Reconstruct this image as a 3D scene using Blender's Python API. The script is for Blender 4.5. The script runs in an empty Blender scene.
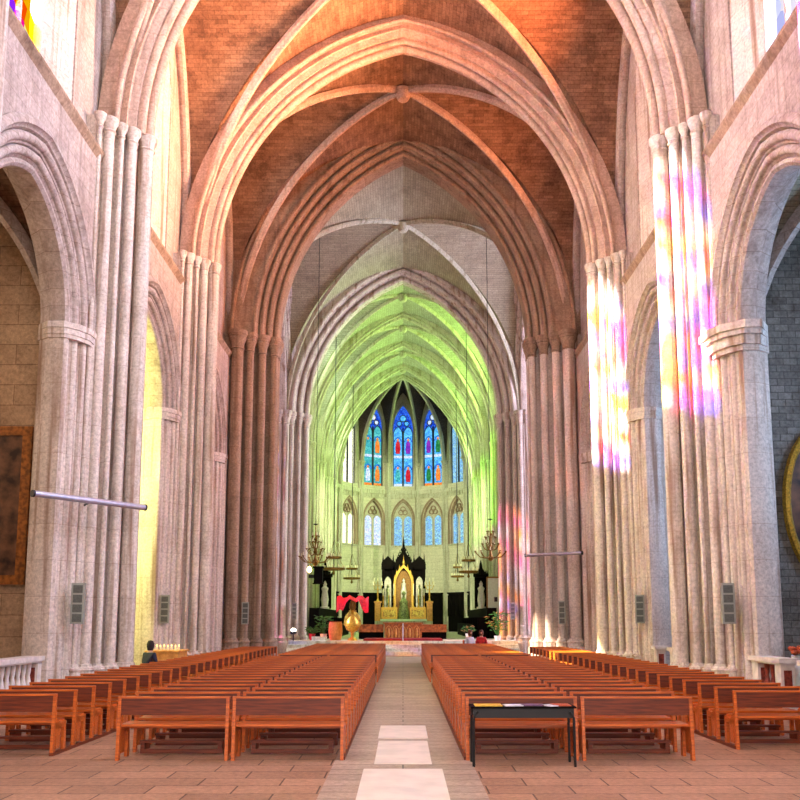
import bpy, bmesh, math, random
from math import sin, cos, pi, sqrt, radians, atan2
from mathutils import Vector, Matrix
random.seed(7)
SC = bpy.context.scene
COL = SC.collection

# ------------------------------------------------------------------ materials
def new_mat(name):
    m = bpy.data.materials.new(name); m.use_nodes = True
    nt = m.node_tree
    for n in list(nt.nodes): nt.nodes.remove(n)
    out = nt.nodes.new('ShaderNodeOutputMaterial')
    return m, nt, out
def N(nt, t, **kw):
    n = nt.nodes.new(t)
    for k, v in kw.items(): setattr(n, k, v)
    return n
def lin(c):
    return tuple(((x/12.92) if x <= .04045 else ((x+.055)/1.055)**2.4) for x in [v/255 for v in c]) + (1,)
def mathn(nt, op, a, b=None):
    n = N(nt, 'ShaderNodeMath', operation=op)
    for i, v in enumerate((a, b)):
        if v is None: continue
        if isinstance(v, (int, float)): n.inputs[i].default_value = v
        else: nt.links.new(v, n.inputs[i])
    return n.outputs[0]
def mixc(nt, fac, a, b, bt='MIX'):
    n = N(nt, 'ShaderNodeMix', data_type='RGBA', blend_type=bt)
    for i, v in ((0, fac), (6, a), (7, b)):
        if isinstance(v, (int, float)): n.inputs[i].default_value = v
        elif isinstance(v, tuple): n.inputs[i].default_value = v
        else: nt.links.new(v, n.inputs[i])
    return n.outputs[2]

def stone(name, c1, c2, joint, bw=.9, bh=.38, uv=False, jw=.012, dirt=.55, rough=.85, bumpd=.4, dirtcol=(92, 64, 48), streak=.0):
    """ashlar: blocks with joints, mottling and dirt; the grid follows the face"""
    m, nt, out = new_mat(name)
    bs = N(nt, 'ShaderNodeBsdfPrincipled'); nt.links.new(bs.outputs[0], out.inputs[0])
    bs.inputs['Roughness'].default_value = rough
    bs.inputs['Specular IOR Level'].default_value = .25
    L = nt.links
    geo = N(nt, 'ShaderNodeNewGeometry')
    comb = N(nt, 'ShaderNodeCombineXYZ')
    if uv:
        tc = N(nt, 'ShaderNodeTexCoord'); vec = tc.outputs['UV']
    else:
        sp = N(nt, 'ShaderNodeSeparateXYZ'); L.new(geo.outputs['Position'], sp.inputs[0])
        sn = N(nt, 'ShaderNodeSeparateXYZ'); L.new(geo.outputs['True Normal'], sn.inputs[0])
        ax = mathn(nt, 'ABSOLUTE', sn.outputs[0]); ay = mathn(nt, 'ABSOLUTE', sn.outputs[1]); az = mathn(nt, 'ABSOLUTE', sn.outputs[2])
        isx = mathn(nt, 'GREATER_THAN', ax, ay)
        flat = mathn(nt, 'GREATER_THAN', az, .85)
        u = mathn(nt, 'ADD', mathn(nt, 'MULTIPLY', sp.outputs[1], isx), mathn(nt, 'MULTIPLY', sp.outputs[0], mathn(nt, 'SUBTRACT', 1, isx)))
        u2 = mathn(nt, 'ADD', mathn(nt, 'MULTIPLY', sp.outputs[0], flat), mathn(nt, 'MULTIPLY', u, mathn(nt, 'SUBTRACT', 1, flat)))
        v2 = mathn(nt, 'ADD', mathn(nt, 'MULTIPLY', sp.outputs[1], flat), mathn(nt, 'MULTIPLY', sp.outputs[2], mathn(nt, 'SUBTRACT', 1, flat)))
        L.new(u2, comb.inputs[0]); L.new(v2, comb.inputs[1]); vec = comb.outputs[0]
    br = N(nt, 'ShaderNodeTexBrick')
    L.new(vec, br.inputs['Vector'])
    br.inputs['Scale'].default_value = 1
    br.inputs['Brick Width'].default_value = bw
    br.inputs['Row Height'].default_value = bh
    br.inputs['Mortar Size'].default_value = jw
    br.inputs['Mortar Smooth'].default_value = .3
    br.inputs['Color1'].default_value = lin(c1); br.inputs['Color2'].default_value = lin(c2)
    br.inputs['Mortar'].default_value = lin(joint)
    n1 = N(nt, 'ShaderNodeTexNoise'); n1.inputs['Scale'].default_value = 1.1; n1.inputs['Detail'].default_value = 8; n1.inputs['Roughness'].default_value = .7
    L.new(geo.outputs['Position'], n1.inputs['Vector'])
    rp = N(nt, 'ShaderNodeMapRange'); L.new(n1.outputs[0], rp.inputs[0])
    rp.inputs[1].default_value = .48; rp.inputs[2].default_value = .75; rp.inputs[3].default_value = 0; rp.inputs[4].default_value = dirt
    c = mixc(nt, rp.outputs[0], br.outputs[0], lin(dirtcol))
    n2 = N(nt, 'ShaderNodeTexNoise'); n2.inputs['Scale'].default_value = 14; n2.inputs['Detail'].default_value = 5; n2.inputs['Roughness'].default_value = .7
    L.new(geo.outputs['Position'], n2.inputs['Vector'])
    r2 = N(nt, 'ShaderNodeMapRange'); L.new(n2.outputs[0], r2.inputs[0])
    r2.inputs[1].default_value = .3; r2.inputs[2].default_value = .7; r2.inputs[3].default_value = .62; r2.inputs[4].default_value = 1.2
    cc = N(nt, 'ShaderNodeCombineColor'); [L.new(r2.outputs[0], cc.inputs[i]) for i in range(3)]
    c = mixc(nt, 1.0, c, cc.outputs[0], 'MULTIPLY')
    # random vertical brown streaks
    mp = N(nt, 'ShaderNodeMapping'); mp.inputs['Scale'].default_value = (5, 5, .22); L.new(geo.outputs['Position'], mp.inputs[0])
    n3 = N(nt, 'ShaderNodeTexNoise'); n3.inputs['Scale'].default_value = 1.0; n3.inputs['Detail'].default_value = 4; L.new(mp.outputs[0], n3.inputs['Vector'])
    r3 = N(nt, 'ShaderNodeMapRange'); L.new(n3.outputs[0], r3.inputs[0])
    r3.inputs[1].default_value = .52; r3.inputs[2].default_value = .68; r3.inputs[4].default_value = streak
    c = mixc(nt, r3.outputs[0], c, lin(dirtcol))
    L.new(c, bs.inputs['Base Color'])
    bp = N(nt, 'ShaderNodeBump'); bp.inputs['Strength'].default_value = bumpd; bp.inputs['Distance'].default_value = .03
    h = mathn(nt, 'ADD', mathn(nt, 'MULTIPLY', br.outputs['Fac'], -1.0), mathn(nt, 'MULTIPLY', n2.outputs[0], 1.2))
    L.new(h, bp.inputs['Height']); L.new(bp.outputs[0], bs.inputs['Normal'])
    return m

def plain(name, c, rough=.6, metal=0, noise=.25, scale=9, stretch=(1, 1, 1), spec=.4, c2=None, coat=0):
    m, nt, out = new_mat(name)
    bs = N(nt, 'ShaderNodeBsdfPrincipled'); nt.links.new(bs.outputs[0], out.inputs[0])
    bs.inputs['Roughness'].default_value = rough; bs.inputs['Metallic'].default_value = metal
    bs.inputs['Specular IOR Level'].default_value = spec; bs.inputs['Coat Weight'].default_value = coat
    tc = N(nt, 'ShaderNodeTexCoord'); mp = N(nt, 'ShaderNodeMapping'); mp.inputs['Scale'].default_value = stretch
    nt.links.new(tc.outputs['Object'], mp.inputs[0])
    n = N(nt, 'ShaderNodeTexNoise'); n.inputs['Scale'].default_value = scale; n.inputs['Detail'].default_value = 6
    nt.links.new(mp.outputs[0], n.inputs['Vector'])
    cb = lin(c2) if c2 else tuple(x*(1-noise*1.6) for x in lin(c)[:3]) + (1,)
    r = N(nt, 'ShaderNodeMapRange'); nt.links.new(n.outputs[0], r.inputs[0]); r.inputs[1].default_value = .35; r.inputs[2].default_value = .65
    nt.links.new(mixc(nt, r.outputs[0], lin(c), cb), bs.inputs['Base Color'])
    return m

def glow(name, c, s):
    m, nt, out = new_mat(name)
    e = N(nt, 'ShaderNodeEmission'); e.inputs[0].default_value = lin(c); e.inputs[1].default_value = s
    nt.links.new(e.outputs[0], out.inputs[0]); return m

def lit_glass(name, c, c2, s, scale=5):
    """back-lit leaded glass: small cells of two tints, dark leads"""
    m, nt, out = new_mat(name)
    tc = N(nt, 'ShaderNodeTexCoord')
    v = N(nt, 'ShaderNodeTexVoronoi'); v.inputs['Scale'].default_value = scale; nt.links.new(tc.outputs['Object'], v.inputs['Vector'])
    v2 = N(nt, 'ShaderNodeTexVoronoi', feature='DISTANCE_TO_EDGE'); v2.inputs['Scale'].default_value = scale; nt.links.new(tc.outputs['Object'], v2.inputs['Vector'])
    s1 = N(nt, 'ShaderNodeSeparateColor'); nt.links.new(v.outputs['Color'], s1.inputs[0])
    col = mixc(nt, s1.outputs[0], lin(c), lin(c2))
    st = mathn(nt, 'GREATER_THAN', v2.outputs['Distance'], .035)
    e = N(nt, 'ShaderNodeEmission'); nt.links.new(col, e.inputs[0])
    nt.links.new(mathn(nt, 'ADD', mathn(nt, 'MULTIPLY', st, s*.75), s*.25), e.inputs[1])
    nt.links.new(e.outputs[0], out.inputs[0]); return m

def clear_stained(name, cols, scale=1.6):
    """stained glass the sun and the sky shine through"""
    m, nt, out = new_mat(name)
    geo = N(nt, 'ShaderNodeNewGeometry')
    v = N(nt, 'ShaderNodeTexVoronoi'); v.inputs['Scale'].default_value = scale; nt.links.new(geo.outputs['Position'], v.inputs['Vector'])
    s1 = N(nt, 'ShaderNodeSeparateColor'); nt.links.new(v.outputs['Color'], s1.inputs[0])
    cr = N(nt, 'ShaderNodeValToRGB'); cr.color_ramp.interpolation = 'CONSTANT'
    el = cr.color_ramp.elements
    el[0].position = 0; el[0].color = lin(cols[0]); el[1].position = 1/len(cols); el[1].color = lin(cols[1])
    for i in range(2, len(cols)):
        e = el.new(i/len(cols)); e.color = lin(cols[i])
    nt.links.new(s1.outputs[0], cr.inputs[0])
    t = N(nt, 'ShaderNodeBsdfTransparent'); nt.links.new(cr.outputs[0], t.inputs[0])
    nt.links.new(t.outputs[0], out.inputs[0]); return m

M = {}
M['nave'] = stone('nave limestone', (188, 172, 162), (176, 160, 150), (146, 126, 114), .85, .36, jw=.006, streak=.4, dirt=.5, dirtcol=(112, 88, 74), bumpd=.3)
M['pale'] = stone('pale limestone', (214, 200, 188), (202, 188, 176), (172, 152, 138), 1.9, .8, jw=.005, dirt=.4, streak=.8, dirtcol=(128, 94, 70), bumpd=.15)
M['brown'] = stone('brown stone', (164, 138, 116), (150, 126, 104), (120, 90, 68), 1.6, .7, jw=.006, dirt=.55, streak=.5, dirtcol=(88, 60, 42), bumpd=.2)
M['web'] = stone('nave vault masonry', (158, 124, 98), (130, 100, 78), (108, 78, 60), .42, .13, uv=True, dirt=.95, dirtcol=(70, 48, 38), jw=.006, bumpd=.6)
M['web_grey'] = stone('crossing vault masonry', (182, 172, 146), (166, 156, 132), (122, 112, 92), .7, .13, uv=True, dirt=.5, dirtcol=(98, 90, 78), jw=.008)
M['web_choir'] = stone('choir vault masonry', (184, 184, 164), (168, 168, 148), (126, 126, 106), .5, .14, uv=True, dirt=.45, dirtcol=(104, 102, 84), jw=.008)
M['arch'] = stone('warm arch stone', (200, 172, 154), (188, 160, 142), (152, 120, 100), 1.6, .7, dirt=.45, jw=.005, dirtcol=(110, 76, 60), streak=.3, bumpd=.15)
M['choir'] = stone('choir limestone', (216, 210, 184), (206, 200, 174), (164, 158, 126), .8, .34, dirt=.25, jw=.008)
M['choir_pale'] = stone('choir shaft stone', (204, 200, 176), (194, 190, 166), (166, 160, 134), 1.6, .8, dirt=.35, jw=.005, streak=.6, dirtcol=(112, 102, 66), bumpd=.15)
M['dark_web'] = stone('apse vault stone', (104, 88, 78), (88, 74, 64), (54, 44, 38), .4, .14, dirt=.5)
M['grey'] = stone('grey chapel rubble', (136, 130, 122), (112, 106, 98), (92, 86, 78), .34, .17, dirt=.9, dirtcol=(74, 64, 54), bumpd=.7)
M['tan'] = stone('tan chapel plaster', (190, 160, 128), (176, 146, 116), (140, 112, 88), 1.1, .5, dirt=.5)
M['blue_grey'] = stone('blue lit chapel stone', (120, 150, 164), (104, 134, 150), (70, 92, 104), .9, .4, dirt=.3)  # dim blue window light is put into the stone colour
M['lemon'] = stone('yellow lit chapel stone', (222, 222, 176), (212, 212, 164), (170, 168, 116), .9, .4, dirt=.2)  # yellow-green window light is put into the stone colour
M['floor'] = stone('floor flagstones', (180, 138, 110), (154, 116, 92), (84, 58, 46), .95, .46, dirt=.45, rough=.5, bumpd=.25, jw=.012)
M['aisle'] = stone('aisle flagstones', (188, 164, 144), (164, 142, 124), (86, 70, 60), 1.9, .36, dirt=.5, rough=.4, bumpd=.2, jw=.012)
M['marble'] = plain('white floor marble', (236, 218, 204), .35, noise=.12, scale=2.5)
M['rail_marble'] = plain('white rail marble', (226, 216, 206), .45, noise=.15, scale=6)
M['red_marble'] = plain('red marble', (150, 66, 50), .35, noise=.4, scale=12)
M['wood'] = plain('varnished pew wood', (206, 104, 40), .35, noise=.4, scale=6, stretch=(.5, 7, 7), coat=.2, c2=(156, 70, 26))  # orange varnish, brightened with the light from above on tops and seats
M['wood_dark'] = plain('dark pew board', (116, 48, 20), .45, noise=.4, scale=6, stretch=(.5, 7, 7), c2=(78, 30, 13))  # same wood, darkened with the shade on the pew backs
M['black'] = plain('black metal', (22, 20, 22), .45, noise=.2)
M['oak'] = plain('dark carved oak', (17, 12, 10), .9, spec=.08, noise=.4, scale=14)
M['gold'] = plain('gilding', (226, 180, 70), .35, .6, noise=.35, scale=20)
M['brass'] = plain('aged brass', (150, 112, 54), .4, .7, noise=.4, scale=20)
M['steel'] = plain('brushed steel tube', (176, 172, 186), .3, .4, noise=.1)
M['speaker'] = plain('grey speaker enamel', (150, 152, 140), .5, noise=.1)
M['speaker_dark'] = plain('speaker grille', (92, 94, 86), .7, noise=.2, scale=40)
M['paper_y'] = plain('yellow paper', (226, 178, 60), .7, noise=.15)
M['paper_w'] = plain('white paper', (226, 214, 222), .7, noise=.15)
M['paper_p'] = plain('purple paper', (120, 84, 112), .7, noise=.3)
M['paper_r'] = plain('rust paper', (190, 84, 50), .7, noise=.3)
M['red'] = plain('red cloth', (224, 24, 44), .7, noise=.3)
M['carpet'] = plain('red carpet', (140, 12, 26), .9, noise=.3)
M['leaf'] = plain('leaf green', (70, 140, 50), .5, noise=.5, scale=5)
M['leaf2'] = plain('flower petals', (226, 170, 90), .6, noise=.5, scale=8)
M['pot'] = plain('white pot', (224, 218, 206), .4, noise=.1)
M['pot_r'] = plain('red pot', (170, 40, 52), .4, noise=.2)
M['terracotta'] = plain('honey wood drum', (226, 164, 84), .5, noise=.35, scale=9, c2=(196, 132, 62))
M['carved'] = plain('carved honey wood', (204, 116, 50), .5, noise=.6, scale=8, c2=(136, 66, 26))
M['altar_gold'] = plain('gilt altar relief', (220, 196, 84), .4, .35, noise=.6, scale=7, c2=(140, 96, 36))
M['cloth'] = plain('white altar cloth', (226, 240, 214), .8, noise=.08)
M['verdigris'] = plain('verdigris bronze', (150, 160, 104), .5, .3, noise=.5, scale=10)
M['candle'] = plain('candle wax', (236, 230, 190), .5, noise=.05)
M['flame'] = glow('candle flame', (255, 190, 90), 14)
M['lamp'] = glow('lamp glow', (255, 214, 120), 25)
M['lampw'] = glow('floodlight lens', (255, 250, 220), 25)
M['skin'] = plain('skin', (206, 150, 122), .6, noise=.1)
M['hair'] = plain('brown hair', (110, 60, 34), .7, noise=.3)
M['hair_d'] = plain('dark hair', (40, 28, 26), .7, noise=.3)
M['shirt_w'] = plain('white shirt', (222, 222, 236), .8, noise=.15)
M['shirt_r'] = plain('red shirt', (196, 40, 50), .8, noise=.2)
M['shirt_n'] = plain('navy coat', (34, 34, 60), .8, noise=.2)
M['trouser'] = plain('mauve trousers', (150, 96, 120), .8, noise=.2)
M['paint'] = plain('old oil painting', (46, 32, 26), .35, noise=.8, scale=3, c2=(120, 84, 60))
M['paintframe'] = plain('gilt wood frame', (170, 104, 44), .45, .2, noise=.4, scale=10)
M['lead'] = plain('window lead', (46, 52, 60), .6, noise=.2)
M['white_door'] = plain('pale green painted door', (206, 226, 206), .6, noise=.1)
DAP = [(255, 255, 250), (255, 214, 60), (255, 90, 200), (255, 255, 255), (70, 110, 255), (255, 150, 40), (200, 110, 255), (255, 250, 190)]
M['stained'] = clear_stained('clerestory stained glass', DAP, 2.4)
M['g_green'] = clear_stained('green stained glass', [(214, 246, 176), (240, 252, 196), (224, 248, 190)], 2)
M['g_amber'] = clear_stained('amber stained glass', [(255, 205, 170), (255, 215, 185), (255, 190, 165)], 2)
M['g_white'] = clear_stained('white quarry glass', [(240, 240, 255), (225, 225, 250), (250, 245, 250)], 2)
M['stained_dim'] = clear_stained('deep stained glass', [(150, 150, 160), (160, 130, 70), (150, 90, 130), (140, 140, 150), (90, 100, 150), (160, 120, 60)], 1.5)  # tint darkened to dim the sun through the left transept
M['g_green2'] = clear_stained('deep green glass', [(110, 150, 70), (130, 160, 90), (100, 140, 80)], 2)  # green deepened to dim the sun entering the choir
M['g_pale'] = clear_stained('dusty quarry glass', [(190, 180, 170), (180, 175, 160)], 2)
M['g_dim'] = clear_stained('dark brown glass', [(90, 60, 40), (110, 80, 60), (70, 60, 60)], 2)  # tint darkened to keep the sun off the right crossing pier
M['g_lemon'] = clear_stained('lemon quarry glass', [(250, 250, 205), (244, 250, 195), (250, 255, 220)], 2)
M['g_blue'] = clear_stained('pale blue quarry glass', [(190, 212, 240), (208, 225, 245), (190, 215, 232)], 2)
M['l_deep'] = lit_glass('deep blue glass', (20, 50, 190), (60, 120, 240), 1.2, 7)
M['l_blue'] = lit_glass('sky blue glass', (60, 150, 240), (110, 210, 250), 1.3, 6)
M['l_cyan'] = lit_glass('turquoise glass', (50, 170, 190), (110, 220, 210), 1.1, 6)
M['l_pale'] = lit_glass('pale quarry glass', (190, 220, 255), (235, 235, 255), 1.3, 6)
M['l_white'] = lit_glass('bright warm glass', (255, 255, 205), (255, 250, 235), 1.9, 5)
M['l_aqua'] = lit_glass('aqua quarry glass', (120, 180, 240), (170, 225, 235), 1.15, 6)
M['l_orange'] = lit_glass('orange glass', (250, 120, 30), (250, 170, 80), 1.2, 8)
M['l_red'] = lit_glass('red glass', (200, 20, 50), (230, 60, 60), 1.1, 8)
M['l_purple'] = lit_glass('purple glass', (110, 50, 190), (170, 60, 200), 1.1, 8)
M['l_greeng'] = lit_glass('green glass', (30, 120, 70), (70, 170, 90), 1.0, 8)

# ------------------------------------------------------------------ mesh helpers
class MB:
    def __init__(s): s.v = []; s.f = []; s.uv = None
    def add(s, vs, fs):
        o = len(s.v); s.v += [tuple(v) for v in vs]; s.f += [tuple(i+o for i in f) for f in fs]; return s
    def box(s, x0, x1, y0, y1, z0, z1, mat=None):
        vs = [Vector((x, y, z)) for z in (z0, z1) for y in (y0, y1) for x in (x0, x1)]
        if mat is not None: vs = [mat @ v for v in vs]
        return s.add(vs, [(0, 2, 3, 1), (4, 5, 7, 6), (0, 1, 5, 4), (2, 6, 7, 3), (0, 4, 6, 2), (1, 3, 7, 5)])
    def lathe(s, prof, c=(0, 0), seg=16, z=0, ang=2*pi):
        o = []; n = len(prof)
        for (r, h) in prof:
            for k in range(seg):
                a = 2*pi*k/seg; o.append((c[0]+r*cos(a), c[1]+r*sin(a), z+h))
        fs = []
        for i in range(n-1):
            for k in range(seg):
                k2 = (k+1) % seg; fs.append((i*seg+k, i*seg+k2, (i+1)*seg+k2, (i+1)*seg+k))
        fs.append(tuple(range(seg))[::-1]); fs.append(tuple((n-1)*seg+k for k in range(seg)))
        return s.add(o, fs)
    def tube(s, pts, r, seg=8, cap=True):
        pts = [Vector(p) for p in pts]; n = len(pts); rs = r if isinstance(r, (list, tuple)) else [r]*n
        vs = []
        for i, p in enumerate(pts):
            t = (pts[min(i+1, n-1)] - pts[max(i-1, 0)]).normalized()
            up = Vector((0, 0, 1)) if abs(t.z) < .9 else Vector((1, 0, 0))
            a = t.cross(up).normalized(); b = t.cross(a)
            for k in range(seg):
                q = 2*pi*k/seg; vs.append(p + (a*cos(q)+b*sin(q))*rs[i])
        fs = []
        for i in range(n-1):
            for k in range(seg):
                k2 = (k+1) % seg; fs.append((i*seg+k, i*seg+k2, (i+1)*seg+k2, (i+1)*seg+k))
        if cap: fs.append(tuple(range(seg))[::-1]); fs.append(tuple((n-1)*seg+k for k in range(seg)))
        return s.add(vs, fs)
    def extrude(s, outline, z0, z1):
        n = len(outline)
        vs = [(x, y, z0) for x, y in outline] + [(x, y, z1) for x, y in outline]
        fs = [(i, (i+1) % n, n+(i+1) % n, n+i) for i in range(n)] + [tuple(range(n))[::-1], tuple(range(n, 2*n))]
        return s.add(vs, fs)
    def prism(s, poly, P, d0, d1):
        """poly [(s,z)] in a plane given by P(s,z,d), thick from d0 to d1"""
        n = len(poly)
        vs = [P(a, b, d0) for a, b in poly] + [P(a, b, d1) for a, b in poly]
        fs = [(i, (i+1) % n, n+(i+1) % n, n+i) for i in range(n)] + [tuple(range(n))[::-1], tuple(range(n, 2*n))]
        return s.add(vs, fs)
    def sweep(s, path, prof, P, closed=False):
        """path [(s,z)] in the plane; profile [(n,w)] : n outward in the plane, w through it"""
        n = len(path); m = len(prof); vs = []
        for i in range(n):
            p = Vector(path[i])
            if closed: a, b = Vector(path[i-1]), Vector(path[(i+1) % n])
            else: a, b = Vector(path[max(i-1, 0)]), Vector(path[min(i+1, n-1)])
            t1 = (p-a).normalized() if (p-a).length > 1e-9 else (b-p).normalized()
            t2 = (b-p).normalized() if (b-p).length > 1e-9 else t1
            t = (t1+t2).normalized(); k = 1/max(.4, t.dot(t1))
            nn = Vector((-t.y, t.x))*k
            for (q, w) in prof: vs.append(P(p.x+nn.x*q, p.y+nn.y*q, w))
        fs = []
        for i in range(n if closed else n-1):
            i2 = (i+1) % n
            for k in range(m): fs.append((i*m+k, i*m+(k+1) % m, i2*m+(k+1) % m, i2*m+k))
        if not closed: fs.append(tuple(range(m))[::-1]); fs.append(tuple((n-1)*m+k for k in range(m)))
        return s.add(vs, fs)
    def build(s, name, mat, parent=None, smooth=True, recalc=True, uv=None):
        me = bpy.data.meshes.new(name); me.from_pydata(s.v, [], s.f); me.update()
        if uv is not None:
            l = me.uv_layers.new(name='UVMap')
            for lp in me.loops: l.data[lp.index].uv = uv[lp.vertex_index]
        if recalc:
            bm = bmesh.new(); bm.from_mesh(me); bmesh.ops.recalc_face_normals(bm, faces=bm.faces); bm.to_mesh(me); bm.free()
        if smooth:
            me.polygons.foreach_set('use_smooth', [True]*len(me.polygons)); me.set_sharp_from_angle(angle=radians(38))
        me.materials.append(mat)
        o = bpy.data.objects.new(name, me); COL.objects.link(o)
        if parent is not None: o.parent = parent
        return o

def empty(name, loc=(0, 0, 0), rz=0):
    o = bpy.data.objects.new(name, None); COL.objects.link(o); o.location = loc; o.rotation_euler = (0, 0, rz); o.empty_display_size = .2; return o
def tag(o, label=None, cat=None, group=None, kind=None):
    if label: o['label'] = label
    if cat: o['category'] = cat
    if group: o['group'] = group
    if kind: o['kind'] = kind
    return o
def struct(o, label=None, cat=None): return tag(o, label, cat, None, 'structure')
def copy_tree(o, parent=None):
    c = o.copy(); COL.objects.link(c)
    if parent is not None: c.parent = parent
    for ch in list(o.children): copy_tree(ch, c)
    return c

def PY(y0):            # plane facing the camera at depth y0: s = x
    return lambda s, z, d: (s, y0+d, z)
def PX(x0, sgn=1):     # plane along the nave at x0: s = y, d goes outward
    return lambda s, z, d: (x0+sgn*d, s, z)
def PD(o, ang):        # general vertical plane
    dx, dy = cos(ang), sin(ang)
    return lambda s, z, d: (o[0]+dx*s-dy*d, o[1]+dy*s+dx*d, z)

def pointed(a, r, zs=0, sc=0, n=14):
    """pointed arch left to right"""
    R = (a*a+r*r)/(2*a); c = a-R; th = math.acos(-c/R) if R > 0 else pi/2
    right = [(c+R*cos(th*i/n), R*sin(th*i/n)) for i in range(n+1)]
    left = [(-x, z) for x, z in right]
    return [(sc+x, zs+z) for x, z in left] + [(sc+x, zs+z) for x, z in right[::-1][1:]]
def roll(n, w, r, a0, a1, k=7):
    return [(n+r*cos(radians(a0+(a1-a0)*i/k)), w+r*sin(radians(a0+(a1-a0)*i/k))) for i in range(k+1)]
def mirror(half): return [(n, -w) for n, w in half[::-1]] + half

def wall(name, P, s0, s1, z0, z1, th, ops, mat, parent=None, label=None):
    """wall with pointed openings; ops = (centre, half, sill, spring, rise)"""
    b = MB(); cur = s0
    def blk(a, c, za, zb, pa=None):
        if c-a < 1e-4 or (zb-za) < 1e-4: return
        vs = [P(a, za, 0), P(c, za, 0), P(c, zb, 0), P(a, zb, 0), P(a, za, th), P(c, za, th), P(c, zb, th), P(a, zb, th)]
        b.add(vs, [(0, 1, 2, 3), (4, 7, 6, 5), (0, 4, 5, 1), (3, 2, 6, 7), (0, 3, 7, 4), (1, 5, 6, 2)])
    for (c, h, sill, spr, rise) in ops:
        blk(cur, c-h, z0, z1)
        if sill > z0: blk(c-h, c+h, z0, sill)
        pth = pointed(h, rise, spr, c, 10)
        for (a, za), (d, zb) in zip(pth[:-1], pth[1:]):
            if d-a < 1e-5: continue
            vs = [P(a, za, 0), P(d, zb, 0), P(d, z1, 0), P(a, z1, 0), P(a, za, th), P(d, zb, th), P(d, z1, th), P(a, z1, th)]
            b.add(vs, [(0, 1, 2, 3), (4, 7, 6, 5), (0, 4, 5, 1), (3, 2, 6, 7)])
        cur = c+h
    blk(cur, s1, z0, z1)
    o = b.build(name, mat, parent, smooth=False)
    struct(o)
    if label: o['label'] = label
    return o

# ------------------------------------------------------------------ dimensions
XW, XU = 7.4, 7.7            # nave wall plane below and above the string course
ZS, ZC = 14.1, 23.3          # springing and crown of the high vaults
PIERS = [4.8, 12.6, 20.45, 28.3]
YX0, YX1 = 35.2, 38.0        # crossing arch, nave side
YC = 50.5                    # choir arch
YA = 78.0                    # centre of the apse
ORD = ['first', 'second', 'third', 'fourth', 'fifth', 'sixth', 'seventh', 'eighth', 'ninth', 'tenth', 'eleventh', 'twelfth', 'thirteenth', 'fourteenth',
       'fifteenth', 'sixteenth', 'seventeenth', 'eighteenth', 'nineteenth', 'twentieth', 'twenty-first', 'twenty-second', 'twenty-third', 'twenty-fourth',
       'twenty-fifth', 'twenty-sixth', 'twenty-seventh', 'twenty-eighth', 'twenty-ninth', 'thirtieth', 'thirty-first', 'thirty-second', 'thirty-third',
       'thirty-fourth', 'thirty-fifth', 'thirty-sixth', 'thirty-seventh']
SIDE = {-1: 'left', 1: 'right'}

# ------------------------------------------------------------------ floor
b = MB(); b.box(-17, 17, -10, 90, -.3, 0)
struct(b.build('floor', M['floor'], smooth=False), 'worn tan flagstone floor under the pews')
b = MB(); b.box(-.92, .92, 8, 44, .001, .006)
struct(b.build('trim_1', M['aisle'], smooth=False), 'grey flagstone strip of the central aisle')
for i, (hw, y0, y1, lb) in enumerate(((.5, 8.2, 11.15, 'large white marble slab set in the floor at the aisle mouth'),
                                  (.38, 11.55, 13.65, 'square white marble slab set in the aisle, middle of three'),
                                  (.4, 13.95, 15.6, 'small white marble slab set in the aisle, furthest of three'))):
    b = MB(); b.box(-hw, hw, y0, y1, .004, .016)
    tag(b.build('floor_slab', M['marble'], smooth=False), lb, 'floor slab', 'white marble slabs in the central aisle')

# ------------------------------------------------------------------ vaults
def gfun(u):
    a, r = 7.6, 9.2; R = (a*a+r*r)/(2*a); c = a-R
    x = abs(u)*a
    return sqrt(max(0, R*R-(x-c)**2))/r
def vault(name, x0, x1, y0, y1, mat, n=20, zs=ZS, zc=ZC, lb=None):
    """quadripartite vault; every vertex row doubled at its underside, 0.35 thick"""
    b = MB(); uv = []; cx, cy = (x0+x1)/2, (y0+y1)/2; hx, hy = (x1-x0)/2, (y1-y0)/2
    us = [-1+2*i/n for i in range(n+1)]
    us = [math.copysign(1-(1-abs(u))**1.6, u) for u in us]
    def Z(u, v): return zs+(zc-zs)*max(gfun(u), gfun(v))
    arc = {0: 0}
    def al(u, h):       # arc length from crown
        k = 12; s = 0; p = None
        for i in range(k+1):
            q = (abs(u)*i/k*h, (zc-zs)*gfun(abs(u)*i/k))
            if p: s += math.hypot(q[0]-p[0], q[1]-p[1])
            p = q
        return s
    ax = [al(u, hx) for u in us]; ay = [al(v, hy) for v in us]
    for i in range(n):
        for j in range(n):
            corners = [(i, j), (i+1, j), (i+1, j+1), (i, j+1)]
            mu, mv = (us[i]+us[i+1])/2, (us[j]+us[j+1])/2
            def tri(cs):
                a = sum(abs(us[c[0]]) for c in cs); c2 = sum(abs(us[c[1]]) for c in cs); A = a < c2
                o = len(b.v)
                for c in cs:
                    u, v = us[c[0]], us[c[1]]
                    b.v.append((cx+hx*u, cy+hy*v, Z(u, v)))
                    # A cells arch across x, rows run along y
                    uv.append((cy+hy*v, ax[c[0]]+3) if A else (cx+hx*u, ay[c[1]]+3))
                for c in cs:
                    u, v = us[c[0]], us[c[1]]
                    b.v.append((cx+hx*u, cy+hy*v, Z(u, v)+.35)); uv.append((0, 0))
                k = len(cs); b.f.append(tuple(range(o, o+k))[::-1]); b.f.append(tuple(range(o+k, o+2*k)))
            if (i == j) : tri([corners[0], corners[1], corners[2]]); tri([corners[0], corners[2], corners[3]])
            elif i+j == n-1: tri([corners[0], corners[1], corners[3]]); tri([corners[1], corners[2], corners[3]])
            else: tri(corners)
    o = b.build(name, mat, smooth=False, recalc=False, uv=uv)
    struct(o, lb)
    # light-tight upper skin
    return o
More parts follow.
